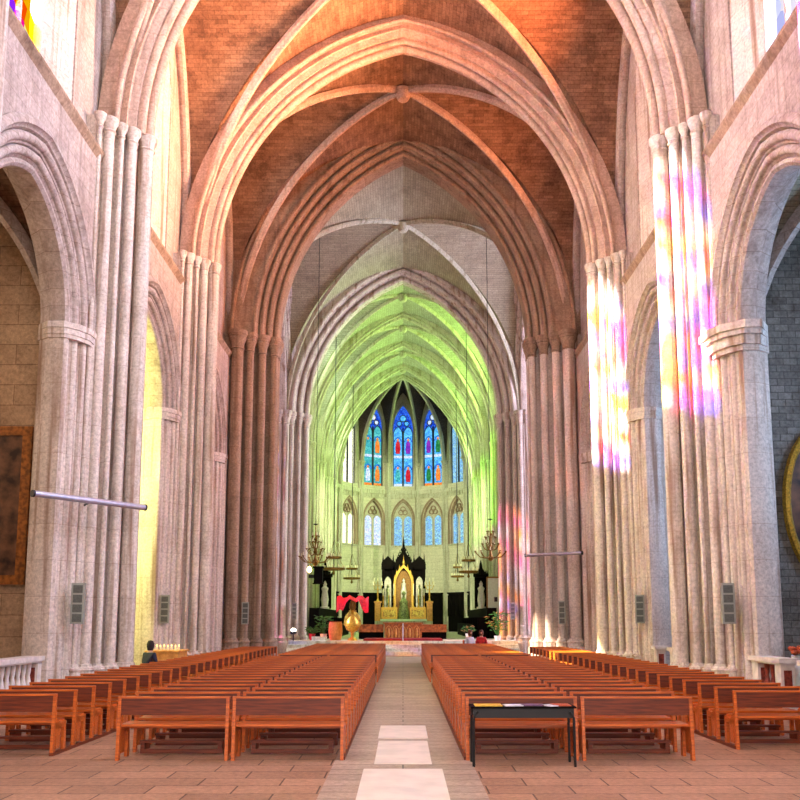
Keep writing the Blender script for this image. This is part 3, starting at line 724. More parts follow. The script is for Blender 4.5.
b = MB(); b.box(-9, 9, YC+.5, 88, 25.9, 26.3); struct(b.build('ceiling', M['choir'], smooth=False), 'roof above the choir vaults')
b = MB(); b.box(-9, 9, -10, YC+.5, 25.6, 26.0); struct(b.build('ceiling', M['choir'], smooth=False), 'roof above the nave vaults')

exec_rest = True
# ------------------------------------------------------------------ pews
def make_pew(L, kneel=True):
    root = empty('church_pew')
    bk = MB(); T = Matrix.Rotation(radians(-4), 4, 'X')
    bk.box(-L/2+.03, L/2-.03, -.005, .022, .6, .83); bk.build('backrest', M['wood_dark'], root, smooth=False)
    c = MB(); c.box(-L/2+.0, L/2-.0, -.014, .034, .826, .852); c.build('top_rail', M['wood'], root, smooth=False)
    s = MB(); s.box(-L/2+.04, L/2-.04, .03, .2, .445, .475); s.box(-L/2+.04, L/2-.04, .215, .42, .445, .475); s.box(-L/2+.06, L/2-.06, .34, .37, .38, .445)
    s.build('seat', M['wood'], root, smooth=False)
    for sg in (-1, 1):
        x = sg*(L/2-.025); e = MB(); w = .022
        def pr(poly): e.prism(poly, lambda a, z, d: (x+d, a, z), -w, w)
        pr([(-.05, 0), (.03, 0), (.035, .84), (-.01, .84)])
        pr([(.33, 0), (.42, 0), (.4, .45), (.33, .45)])
        pr([(.03, .36), (.36, .36), (.36, .44), (.03, .44)])
        pr([(.06, .08), (.19, .08), (.22, .4), (.03, .52)])
        e.build('end_frame', M['wood'], root, smooth=False)
    if kneel:
        k = MB(); k.box(-L/2+.18, L/2-.18, -.33, -.2, .17, .2); k.box(-L/2+.18, L/2-.18, -.28, -.25, .02, .08)
        for sg in (-1, 1): x = sg*(L/2-.22); k.box(x-.03, x+.03, -.3, -.02, .06, .17)
        k.build('kneeler', M['wood_dark'], root, smooth=False)
    return root
protos = {}
rows = [11.9+.76*i for i in range(35)]
blocks = [(-3.14, 1.53, 'left centre block, far from the aisle'), (-1.57, 1.53, 'left centre block, against the central aisle'),
          (1.62, 1.53, 'right centre block, against the central aisle'), (3.2, 1.53, 'right centre block, far from the aisle'),
          (-5.6, 1.38, 'outer left block beside the nave wall'), (5.6, 1.38, 'outer right block beside the nave wall')]
for bi, (x, L, bn) in enumerate(blocks):
    for i, y in enumerate(rows):
        if bi >= 4:
            y2 = y + (.4 if bi == 4 else 1.0)
            if y2 > 34.0: continue
        else: y2 = y
        if bi < 4 and i in (18,): continue            # gap across the blocks
        key = (L, i > 0)
        xx = x*(.97 if (bi < 4 and i > 18) else 1)
        if key not in protos: o = protos[key] = make_pew(L, i > 0)
        else: o = copy_tree(protos[key])
        o.location = (xx, y2, 0)
        tag(o, 'varnished wooden pew, %s row from the front edge, %s' % (ORD[i], bn), 'pew', 'wooden pews facing the altar')
for (x, lb) in ((-.82, 'left side of the central aisle'), (.86, 'right side of the central aisle'), (-4.93, 'outer left pews'), (4.93, 'outer right pews')):
    b = MB(); b.box(x-.03, x+.03, 11.9 if abs(x) < 2 else (12.25 if x < 0 else 12.9), 25.3 if abs(x) < 2 else 33.5, 0, .045)
    tag(b.build('floor_rail', M['wood_dark'], smooth=False), 'long brown floor rail at the foot of the pews, %s' % lb, 'rail', 'floor rails of the pews')

# leaflet table
rt = empty('leaflet_table', (1.58, 11.55, 0)); tag(rt, 'black metal table with leaflets standing behind the right front pew', 'table')
b = MB(); b.box(-.69, .69, -.2, .24, .745, .765); b.build('tabletop', M['oak'], rt, smooth=False)
b = MB(); b.box(-.66, .66, -.17, -.14, .62, .745); b.box(-.66, .66, .2, .22, .62, .745); b.build('apron', M['black'], rt, smooth=False)
for sx in (-1, 1):
    for sy in (-.17, .21):
        MB().tube([(sx*.6, sy, .7), (sx*.655, sy, .62), (sx*.66, sy, 0)], .018, 8).build('leg', M['black'], rt)
for (x, y, w, d, m, rz, lb) in ((-.45, 0, .36, .26, 'paper_y', 0, 'yellow sheet at the left end of the leaflet table'), (-.12, -.02, .24, .2, 'paper_w', .1, 'white leaflet beside the yellow sheet on the table'),
                            (.14, .03, .3, .22, 'paper_p', -.05, 'purple printed leaflet in the middle of the table'), (.36, -.06, .14, .2, 'paper_w', .5, 'tilted white leaflet near the right of the table'), (.52, .03, .24, .26, 'paper_r', 0, 'rust coloured booklet at the right end of the table')):
    b = MB(); b.box(-w/2, w/2, -d/2, d/2, 0, .012); o = b.build('leaflet', M[m], smooth=False); o.location = (1.58+x, 11.55+y, .765); o.rotation_euler.z = rz
    tag(o, lb, 'leaflet', 'papers on the leaflet table')

# ------------------------------------------------------------------ chapel rails
def rail(x, y0, y1, z, lb, red=True):
    rt = empty('marble_rail', (x, (y0+y1)/2, 0)); tag(rt, lb, 'balustrade', 'marble rails across the chapel arches')
    h = (y1-y0)/2
    b = MB(); b.box(-.2, .2, -h-.08, h+.08, z-.1, z); b.box(-.15, .15, -h-.04, h+.04, z-.14, z-.1); b.build('top_slab', M['rail_marble'], rt, smooth=False)
    b = MB(); b.box(-.16, .16, -h, h, 0, .2); b.build('base', M['rail_marble'], rt, smooth=False)
    for s in (-1, 1):
        b = MB(); b.box(-.14, .14, s*h-.14*(s+1), s*h+.14*(1-s), .2, z-.14); b.build('end_post', M['rail_marble'], rt, smooth=False)
        b = MB(); b.box(-.08, .08, s*h-.14*(s+1)-.012, s*h+.14*(1-s)+.012, .3, z-.24); b.build('inlay', M['red_marble'], rt, smooth=False)
    n = max(1, int((2*h-.6)/.24))
    for k in range(n):
        yy = -h+.42+(2*h-.84)*(k/(n-1) if n > 1 else .5)
        MB().lathe([(.06, .2), (.06, .26), (.035, .3), (.075, .45), (.07, .55), (.035, .72), (.05, .8), (.06, z-.14)], (0, yy), 10).build('baluster', M['red_marble'] if red else M['rail_marble'], rt)
rail(-7.95, 16.2, 18.75, 1.12, 'white marble rail across the nearest chapel arch on the left', False)
rail(7.75, 17.4, 18.8, 1.12, 'marble rail with red balusters against the near right pier')
rail(7.95, 14.4, 16.9, 1.1, 'marble rail cut by the right edge of the picture')
rail(7.85, 26.2, 27.3, 1.1, 'marble rail in the middle right arch against the far jamb')
rail(7.85, 22.6, 24.9, 1.1, 'short marble rail in the middle right arch on the near side')
rail(7.85, 32.2, 33.8, 1.1, 'small marble rail in the far right arch beside the crossing pier')
rail(-7.85, 22.6, 24.0, 1.1, 'marble rail in the middle left arch')

# ------------------------------------------------------------------ loudspeakers, tube lights
def column_speaker(x, y, z, rz, h, lb, back):
    rt = empty('column_loudspeaker', (x, y, z), rz); tag(rt, lb, 'loudspeaker', 'column loudspeakers on the piers')
    b = MB(); b.box(-.14, .14, -.1, .08, 0, h); b.build('housing', M['speaker'], rt, smooth=False)
    for k in range(4):
        g = MB(); zz = h*(.05+.235*k); g.box(-.1, .1, -.112, -.1, zz, zz+h*.19); g.build('grille', M['speaker_dark'], rt, smooth=False)
    b = MB(); b.box(-.05, .05, .08, .08+back, h*.4, h*.6); b.build('bracket', M['black'], rt, smooth=False)
column_speaker(-7.2, 18.95, 1.8, radians(12), .9, 'grey column loudspeaker on the near left pier', .3)
column_speaker(-7.45, 26.75, 1.78, radians(12), .88, 'grey column loudspeaker on the second left pier', .3)
column_speaker(-6.45, 35.0, 1.7, radians(8), .9, 'grey column loudspeaker on the left crossing pier', .3)
column_speaker(-6.25, 49.1, 1.9, radians(8), .95, 'small grey loudspeaker on the left choir pier', .3)
column_speaker(7.2, 18.95, 1.8, radians(-12), .9, 'grey column loudspeaker on the near right pier', .3)
column_speaker(7.4, 26.75, 1.78, radians(-12), .88, 'grey column loudspeaker on the second right pier', .3)
column_speaker(6.5, 35.0, 1.7, radians(-12), .95, 'pale column loudspeaker on the right crossing pier', .3)
column_speaker(6.3, 49.1, 1.9, radians(-8), .95, 'small pale loudspeaker on the right choir pier', .3)
def tubelight(p0, p1, lb, br):
    p0, p1 = Vector(p0), Vector(p1); mid = (p0+p1)/2
    rt = empty('tube_light', mid); tag(rt, lb, 'tube light', 'long tube lights on the piers')
    d = (p1-p0)/2
    MB().tube([-d, d], .07, 12).build('tube', M['steel'], rt)
    for s in (-1, 1): MB().tube([s*d*.985, s*d*1.015], .078, 12).build('end_cap', M['black'], rt)
    MB().tube([(0, 0, 0), Vector(br)-mid], .025, 8).build('bracket', M['black'], rt)
tubelight((-7.7, 17.5, 4.5), (-6.05, 19.75, 4.5), 'long steel tube light projecting across the near left pier', (-7.35, 19.4, 4.5))
tubelight((5.12, 35.45, 4.55), (7.2, 34.1, 4.55), 'slim steel tube light on the right crossing pier', (6.6, 35.5, 4.55))

# ------------------------------------------------------------------ paintings
rt = empty('framed_painting', (-9.75, 19.85, 2.7)); tag(rt, 'large dark oil painting in a gilt wood frame on the left chapel wall', 'painting')
b = MB(); W, H = .95, 3.75
for q in ((-W, -W+.22, 0, H), (W-.22, W, 0, H), (-W+.22, W-.22, 0, .22), (-W+.22, W-.22, H-.22, H)): b.box(q[0], q[1], -.08, .04, q[2], q[3])
b.build('frame', M['paintframe'], rt, smooth=False)
b = MB(); b.box(-W+.2, W-.2, -.03, .03, .2, H-.2); b.build('canvas', M['paint'], rt, smooth=False)
rt = empty('oval_frame', (10.1, 19.85, 4.6)); tag(rt, 'tall gilt oval picture frame on the right chapel wall', 'painting')
ov = [(.98*cos(-t*pi/16), 1.8*sin(-t*pi/16)) for t in range(32)]
MB().sweep(ov, [(0, .02), (0, -.06), (.06, -.12), (.14, -.1), (.17, .02)], lambda s, z, d: (s, d, z), closed=True).build('frame', M['gold'], rt)
MB().prism(ov, lambda s, z, d: (s, d, z), -.02, .02).build('canvas', M['paint'], rt, smooth=False)

# ------------------------------------------------------------------ sanctuary
PL = .72
b = MB()
for i in range(4): b.box(-6.3, 6.3, 46+.38*i, 84.5, .18*i, .18*(i+1))
struct(b.build('trim_6', M['choir_pale'], smooth=False), 'pale stone steps and platform of the sanctuary')
b = MB(); b.box(-2.2, 2.2, 47.6, 51.0, PL, PL+.1); tag(b.build('carpet', M['carpet'], smooth=False), 'dark red carpeted step before the carved altar', 'carpet')
rt = empty('handrail', (0, 47.3, .54)); tag(rt, 'thin pale handrail in the middle of the sanctuary steps', 'handrail')
MB().tube([(0, 0, 0), (0, 0, .95)], .03).build('post', M['steel'], rt)
MB().tube([(0, 0, .95), (0, .5, 1.12)], .025).build('grip', M['steel'], rt)
# carved front altar
rt = empty('carved_altar', (-.02, 52, PL)); tag(rt, 'low carved honey wood altar with long side benches in front of the high altar', 'altar')
b = MB(); b.box(-1.1, 1.15, -.35, .35, 0, .92); b.box(-1.2, 1.25, -.42, .42, .92, 1.0); b.build('altar_block', M['carved'], rt, smooth=False)
for s in (-1, 1):
    b = MB(); x0, x1 = sorted((s*1.15, s*2.65)); b.box(x0, x1, -.2, .2, .42, .86); b.box(x0, x1, -.26, .26, .8, .88); b.build('side_panel', M['carved'], rt, smooth=False)
    b = MB(); b.box(x0, x1, -.1, .1, .0, .42); b.build('side_base', M['oak'], rt, smooth=False)
for k in range(5):
    b = MB(); c = -.84+.42*k
    b.sweep([(c-.17, .08), ] + pointed(.17, .3, .5, c, 4) + [(c+.17, .08)], [(-.02, -.4), (-.02, -.34), (.03, -.34), (.03, -.4)], lambda s, z, d: (s, d, z)); b.lathe([(.05, .1), (.1, .3), (.07, .5), (.06, .62), (.02, .68)], (c, -.37), 8)
    b.build('relief_figure', M['terracotta'], rt)
# high altar
YH = 68.5
rt = empty('high_altar', (0.05, YH, PL)); tag(rt, 'gilded high altar with relief panels and green lit white cloth', 'altar')
b = MB(); b.box(-2.3, 2.3, -.5, 1.6, 0, 1.05); b.build('body', M['choir_pale'], rt, smooth=False)
b = MB(); b.box(-1.85, 1.85, -.62, .5, 1.05, 1.2); b.build('altar_cloth', M['cloth'], rt, smooth=False)
for s in (-1, 1):
    x0, x1 = sorted((s*.5, s*1.8)); b = MB(); b.box(x0, x1, .3, .8, 1.2, 2.15); b.build('gradine', M['gold'], rt, smooth=False)
    b = MB(); b.box(x0+.15, x1-.15, .24, .32, 1.38, 1.95); b.build('relief_panel', M['altar_gold'], rt, smooth=False)
    x0, x1 = sorted((s*1.85, s*2.3)); b = MB(); b.box(x0, x1, -.3, .9, 1.05, 2.5); b.box(x0-.06, x1+.06, -.36, .96, 2.5, 2.62); b.build('side_pedestal', M['terracotta'], rt, smooth=False)
b = MB(); b.lathe([(.45, 1.2), (.42, 1.8), (.3, 2.4), (.34, 2.6), (.12, 2.9), (.1, 3.1), (.2, 3.25), (.03, 3.5)], (0, .35), 12); b.build('tabernacle', M['verdigris'], rt)
for i, x in enumerate((-1.65, -1.2, -.8, .8, 1.2, 1.65)):
    r2 = empty('altar_candlestick', (.05+x, YH+.55, PL+2.15)); tag(r2, 'tall thin gilt candlestick on the high altar, %s' % ['leftmost', 'second from the left', 'left of the tabernacle', 'right of the tabernacle', 'second from the right', 'rightmost'][i], 'candlestick', 'candlesticks on the high altar')
    MB().lathe([(.1, 0), (.06, .08), (.025, .15), (.04, .5), (.025, .8), (.06, .95)], (0, 0), 8).build('stick', M['gold'], r2)
    MB().lathe([(.03, .95), (.03, 1.9 if abs(x) < 1 else 1.5)], (0, 0), 8).build('candle', M['candle'], r2)
for s in (-1, 1):
    r2 = empty('candelabrum', (.05+s*2.08, YH+.3, PL+2.62)); tag(r2, 'branching gilt candelabrum on the %s pedestal of the high altar' % SIDE[s], 'candelabrum', 'candelabra beside the high altar')
    MB().lathe([(.16, 0), (.08, .1), (.04, .3), (.07, .7), (.03, 1.2), (.03, 1.9)], (0, 0), 10).build('stem', M['gold'], r2)
    for k in range(8):
        a = k*pi/4; rr = .5 if k % 2 else .3; z = 1.3 if k % 2 else 1.6
        MB().tube([(0, 0, z-.3), (rr*.6*cos(a), rr*.6*sin(a), z-.35), (rr*cos(a), rr*sin(a), z)], .022, 6).build('arm', M['gold'], r2)
        MB().lathe([(.05, 0), (.025, .03), (.025, .28)], (rr*cos(a), rr*sin(a)), 6, z).build('candle', M['candle'], r2)
# retable / throne
YR = 70.4
rt = empty('gothic_retable', (.05, YR, PL)); tag(rt, 'dark carved gothic retable with gilded canopy behind the high altar', 'retable')
LP = lambda s, z, d: (s, d, z)
b = MB(); b.box(-1.75, 1.75, .1, .5, 0, 5.4); b.build('back_panel', M['oak'], rt, smooth=False)
for s in (-1, 1):
    b = MB()
    for x in (.85, 1.7):
        b.box(s*x-.1, s*x+.1, -.3, .3, 1, 5.6); b.lathe([(.13, 0), (.15, .1), (.08, .25), (.0, 1.1)], (s*x, 0), 6, 5.6)
    b.build('buttress', M['oak'], rt, smooth=False)
    b = MB(); b.prism([(s*1.3-.55, 5.3), (s*1.3+.55, 5.3), (s*1.3+.5, 5.9), (s*1.3, 6.4), (s*1.3-.5, 5.9)], LP, -.2, .3)
    for q in range(5): b.lathe([(.07, 0), (.0, .5)], (s*1.3-.4+.2*q, -.1), 5, 5.75)
    b.build('side_gable', M['oak'], rt, smooth=False)
    b = MB(); b.box(s*1.3-.28, s*1.3+.28, -.05, .1, 1.9, 4.2); b.prism([(s*1.3-.28, 4.2)] + pointed(.28, .5, 4.2, s*1.3, 5) + [(s*1.3+.28, 4.2)], LP, -.05, .1); b.build('side_panel', M['choir'], rt, smooth=False)
    b = MB(); b.lathe([(.12, 0), (.16, .6), (.12, 1.1), (.15, 1.35), (.06, 1.45), (.1, 1.6), (.0, 1.75)], (s*1.3, -.2), 8, 2.3); b.build('statue', M['verdigris'], rt)
b = MB(); b.prism([(-.95, 5.2), (.95, 5.2), (.55, 6.2), (.22, 6.6), (.1, 7.2), (0, 8.1), (-.1, 7.2), (-.22, 6.6), (-.55, 6.2)], LP, -.3, .3)
for q in range(7): z = 5.5+q*.22; w = .85-q*.11; [b.lathe([(.08, 0), (0, .3)], (sx*w, -.1), 5, z) for sx in (-1, 1)]
b.build('central_gable', M['oak'], rt, smooth=False)
b = MB(); b.sweep([(-.72, 1.4)] + pointed(.72, 1.5, 4.0, 0, 8) + [(.72, 1.4)], [(-.08, -.4), (-.08, -.1), (.1, -.1), (.12, -.4)], LP)
for q in range(9):
    a = pointed(.78, 1.6, 4.0, 0, 4)[q]; b.lathe([(.09, 0), (.0, .4)], (a[0], -.3), 5, a[1])
b.lathe([(.08, 0), (.12, .2), (.03, .5), (.0, .9)], (0, -.3), 6, 5.6)
b.build('gilded_canopy', M['gold'], rt, smooth=False)
MB().prism([(-.62, 1.4)] + pointed(.62, 1.3, 4.0, 0, 8) + [(.62, 1.4)], LP, -.12, .0).build('niche_back', M['brass'], rt, smooth=False)
b = MB(); b.lathe([(.2, 0), (.24, .8), (.16, 1.3), (.2, 1.5), (.07, 1.6), (.12, 1.75), (.0, 1.95)], (0, -.35), 10, 2.6); b.build('statue', M['pot'], rt)

# ambo, flowers, plants
rt = empty('wooden_drum', (-3.85, 49, PL)); tag(rt, 'round honey coloured wooden drum on the left of the sanctuary', 'drum')
MB().lathe([(.3, 0), (.36, .15), (.4, .5), (.38, .9), (.34, 1.02)], (0, 0), 20).build('body', M['terracotta'], rt)
MB().lathe([(.36, 1.02), (.36, 1.06)], (0, 0), 20).build('rim', M['carved'], rt)
rt = empty('gilt_lectern', (-2.85, 48.5, PL)); tag(rt, 'ornate gilt lectern on a slim foot left of the altar', 'lectern')
MB().lathe([(.3, 0), (.25, .1), (.08, .2), (.1, .45), (.35, .6), (.45, .85), (.4, 1.1), (.2, 1.4), (.14, 1.6), (.22, 1.7)], (0, 0), 14).build('stem', M['gold'], rt)
b = MB()
for s in (-1, 1): b.prism([(s*.05, 1.1), (s*.35, .75), (s*.5, .9), (s*.42, 1.35), (s*.1, 1.75)], LP, -.2, -.05)
b.build('wings', M['altar_gold'], rt, smooth=False)
MB().lathe([(.14, 1.7), (.2, 1.85), (.18, 2.1), (.1, 2.25)], (0, 0), 10).build('head', M['brass'], rt)
b = MB(); n = 10; vs = []
for i in range(n+1):
    u = -1+2*i/n
    for j in range(4):
        v = j/3
        vs.append((u*1.15, -.12+.3*v-.05*abs(u), 2.15+.16*v+.1*sin(i*1.9)-.32*abs(u)**1.5*(1-v)-(.38 if abs(u) > .45 and j == 0 else 0)))
m = len(vs); vs += [(x, y+.06, z+.05) for x, y, z in vs]; fs = []
for i in range(n):
    for j in range(3):
        a = i*4+j; q = (a, a+1, a+5, a+4); fs += [q, tuple(t+m for t in q[::-1])]
b.add(vs, fs); o = b.build('draped_cloth', M['red']); o.location = (-2.85, 48.35, PL+.1); o.scale = (.78, 1, 1)
tag(o, 'bright red cloth draped over the gilt lectern', 'cloth')
def plant(x, y, z, h, r, potm, lb, flower=False, seed=0, n=46):
    rnd = random.Random(seed); rt = empty('potted_plant', (x, y, z)); tag(rt, lb, 'plant', 'potted plants in the sanctuary')
    MB().lathe([(.13, 0), (.19, .32), (.2, .36), (.17, .36)], (0, 0), 14).build('pot', M[potm], rt)
    st = MB(); lf = MB(); fl = MB()
    for k in range(n):
        a = rnd.uniform(0, 2*pi); e = rnd.uniform(.2, 1); rr = r*rnd.uniform(.2, 1); zz = .36+h*e
        p = Vector((rr*cos(a), rr*sin(a), zz)); 
        if k % 4 == 0: st.tube([(0, 0, .3), p*.6+Vector((0, 0, .2)), p], .012, 5)
        d = Vector((cos(a), sin(a), rnd.uniform(-.5, .6))).normalized(); s = d.cross(Vector((0, 0, 1))).normalized(); l = rnd.uniform(.14, .26)
        up = Vector((0, 0, .03))
        (fl if flower and k % 3 == 0 else lf).add([p-d*l*.4, p+s*l*.3+up, p+d*l, p-s*l*.3+up, p-d*l*.4+up*.4, p+d*l*.5+up*1.6], [(0, 1, 5, 4), (1, 2, 5), (2, 3, 5), (3, 0, 4, 5), (0, 3, 2, 1)])
    st.build('stems', M['leaf'], rt); lf.build('leaves', M['leaf'], rt, smooth=False)
    if fl.v: fl.build('flowers', M['leaf2'], rt, smooth=False)
plant(-5.25, 49.6, PL, .35, .4, 'pot_r', 'low green plant in a red pot at the far left of the sanctuary', False, 1)
plant(-4.55, 49.2, PL, 1.0, .5, 'pot', 'tall leafy plant in a white pot beside the wooden drum', False, 2, 70)
plant(5.35, 48.6, PL-.1, 1.35, .6, 'pot', 'flowering shrub on the right of the sanctuary beside the pier', True, 3, 90)
plant(3.85, 50.4, PL, .4, .3, 'pot', 'small flower arrangement behind the seated people', True, 4)
b = MB(); b.box(-.4, .4, -.3, .3, 0, .35); b.box(-.42, .42, -.32, .32, .35, .4); o = b.build('stone_block', M['choir_pale'], smooth=False); o.location = (-4.7, 48.3, .54); tag(o, 'pale stone block in front of the potted plants', 'block')
# pale door panel at the right choir pier
rt = empty('painted_panel', (5.85, 54.6, PL)); tag(rt, 'pale blue green painted panel beside the right choir pier', 'panel')
b = MB(); b.box(-.45, .45, 0, .08, 0, 3.8); b.build('board', M['white_door'], rt, smooth=False)
b = MB(); b.box(-.5, -.43, -.04, .1, 0, 3.9); b.box(.43, .5, -.04, .1, 0, 3.9); b.box(-.5, .5, -.04, .1, 3.8, 3.9); b.build('frame', M['brass'], rt, smooth=False)
b = MB(); b.box(-.02, .18, -.02, 0, 2.3, 2.6); b.build('plaque', M['black'], rt, smooth=False)
# choir stalls: dark, with white statues under canopies
for sg in (-1, 1):
    rt = empty('choir_stalls', (sg*5.35, 61, PL)); tag(rt, 'dark carved choir stalls with canopies along the %s of the choir' % SIDE[sg], 'choir stalls', 'choir stalls')
    b = MB(); b.box(sg*-.1, sg*.5, -7.6, 7.6, 0, 1.9); b.build('back', M['oak'], rt, smooth=False)
    b = MB(); b.box(sg*-.7, sg*0, -7.6, 7.6, 0, .55); b.box(sg*-1.0, sg*-.9, -7.6, 7.6, 0, .9); b.build('seat', M['oak'], rt, smooth=False)
    for k in range(9): b = MB(); b.box(sg*-.7, sg*0, -7.5+k*1.87, -7.4+k*1.87, .5, 1.3); b.build('divider', M['oak'], rt, smooth=False)
for sg in (-1, 1):
    rt = empty('canopied_statue', (sg*5.25, 57.4, PL+1.9)); tag(rt, 'pale statue under a dark carved canopy above the %s stalls' % SIDE[sg], 'statue', 'canopied statues by the choir stalls')
    MB().lathe([(.3, 0), (.3, .1), (.2, .15), (.26, .6), (.18, 1.15), (.24, 1.35), (.1, 1.5), (.13, 1.65), (.02, 1.85)], (0, 0), 12).build('figure', M['pot'], rt)
    b = MB(); b.box(-.4, .4, .3, .42, 0, 2.2)
    b.lathe([(.5, 2.1), (.52, 2.25), (.3, 2.4), (.12, 2.7), (.1, 2.9), (0, 3.3)], (0, 0), 8)
    for k in range(8): b.lathe([(.07, 0), (0, .35)], (.46*cos(k*pi/4), .46*sin(k*pi/4)), 5, 2.25)
    b.build('canopy', M['oak'], rt, smooth=False)
rt = empty('pulpit_box', (-5.15, 51.9, 4.1)); tag(rt, 'small dark hanging box on the left choir pier', 'box')
b = MB(); b.box(-.26, .26, -.26, .3, 0, .95); b.box(-.32, .32, -.32, .32, .9, 1.0); b.box(-.32, .32, -.32, .32, -.06, .0); b.build('casing', M['oak'], rt, smooth=False)
b = MB(); b.box(-.6, -.2, -.05, .05, .3, .5); b.build('bracket', M['black'], rt, smooth=False)

# floodlight on the left
rt = empty('floodlight', (-6.05, 47.4, 0)); tag(rt, 'bright floodlight at the foot of the left choir pier', 'floodlight')
MB().tube([(0, 0, 0), (0, 0, 1.1)], .03).build('stand', M['black'], rt)
MB().lathe([(.05, -.12), (.17, -.08), (.17, .04)], (0, 0), 12, 1.2).build('housing', M['black'], rt)
MB().lathe([(.0, .0), (.12, .05), (.15, .11), (.12, .17), (0, .22)], (0, 0), 12, 1.2).build('bulb', M['lampw'], rt)

# ------------------------------------------------------------------ chandeliers
def chandelier(x, y, z, R, lb, lamp=False):
    rt = empty('chandelier', (x, y, z)); tag(rt, lb, 'chandelier', 'branching brass chandeliers in the crossing')
    MB().tube([(0, 0, 2.1), (0, 0, 23.35-z)], .018, 5).build('cable', M['black'], rt)
    MB().lathe([(0, 0), (.1, .05), (.16, .2), (.07, .4), (.04, .6), (.12, .75), (.04, .9), (.04, 1.3), (.09, 1.4), (.03, 1.5), (.02, 2.1)], (0, 0), 12).build('stem', M['brass'], rt)
    MB().lathe([(0, 2.1), (.16, 2.18), (.02, 2.22)], (0, 0), 8).build('canopy_cap', M['black'], rt)
    for (n, rr, z0) in ((10, R, .35), (8, R*.55, .75), (6, R*.35, 1.1), (5, R*.22, 1.4)):
        for k in range(n):
            a = 2*pi*k/n+.2; c, s = cos(a), sin(a)
            arm = MB().tube([(0, 0, z0-.05), (rr*.35*c, rr*.35*s, z0-.18), (rr*.7*c, rr*.7*s, z0-.12), (rr*c, rr*s, z0+.12)], .022, 6)
            arm.lathe([(.03, 0), (.07, .04), (.03, .06)], (rr*c, rr*s), 8, z0+.12)
            a2 = arm.build('arm', M['brass'], rt)
            MB().lathe([(.02, 0), (.02, .17)], (rr*c, rr*s), 6, z0+.17).build('candle', M['candle'], a2)
    if lamp: MB().lathe([(0, -.34), (.1, -.26), (.12, -.16), (.08, -.05), (0, 0)], (-.3, 0), 12).build('lamp_bulb', M['lamp'], rt)
chandelier(-4.5, 43.6, 4.6, .82, 'brass branching chandelier on the left of the crossing with a glowing lamp', True)
chandelier(4.5, 43.6, 4.85, .82, 'brass branching chandelier on the right of the crossing')
def ring_lamp(x, y, z, ztop, R, lb):
    rt = empty('ring_chandelier', (x, y, z)); tag(rt, lb, 'chandelier', 'two tier ring chandeliers in the choir')
    MB().tube([(0, 0, -.3), (0, 0, ztop-z)], .035, 6).build('cable', M['black'], rt)
    for (rr, zz, n) in ((R, 0, 12), (R*.66, .75, 8)):
        rn = MB().sweep([(rr*cos(-t*pi/12), rr*sin(-t*pi/12)) for t in range(24)], [(-.05, zz), (-.05, zz+.14), (.05, zz+.14), (.05, zz)], lambda s, z_, d: (s, z_, d), closed=True).build('ring', M['brass'], rt)
        for k in range(n):
            a = 2*pi*k/n; MB().lathe([(.03, .14), (.03, .34)], (rr*cos(a), rr*sin(a)), 6, zz).build('candle', M['candle'], rt)
        for k in range(3): a = 2*pi*k/3; MB().tube([(rr*cos(a), rr*sin(a), zz+.1), (0, 0, zz+1.3)], .012, 4).build('chain', M['brass'], rt)
    MB().lathe([(0, -.35), (.1, -.25), (.05, -.1), (.05, .1)], (0, 0), 8).build('finial', M['brass'], rt)
ring_lamp(-4.6, 56.5, 5.15, 23.4, .72, 'two tier brass ring chandelier on the left of the choir')
ring_lamp(4.35, 56.5, 4.95, 23.4, .62, 'two tier brass ring chandelier on the right of the choir')
ring_lamp(-4.0, 66.5, 5.0, 23.5, .62, 'small brass ring chandelier further back on the left of the choir')
ring_lamp(4.45, 69.5, 5.3, 23.6, .5, 'small brass ring chandelier further back on the right of the choir')

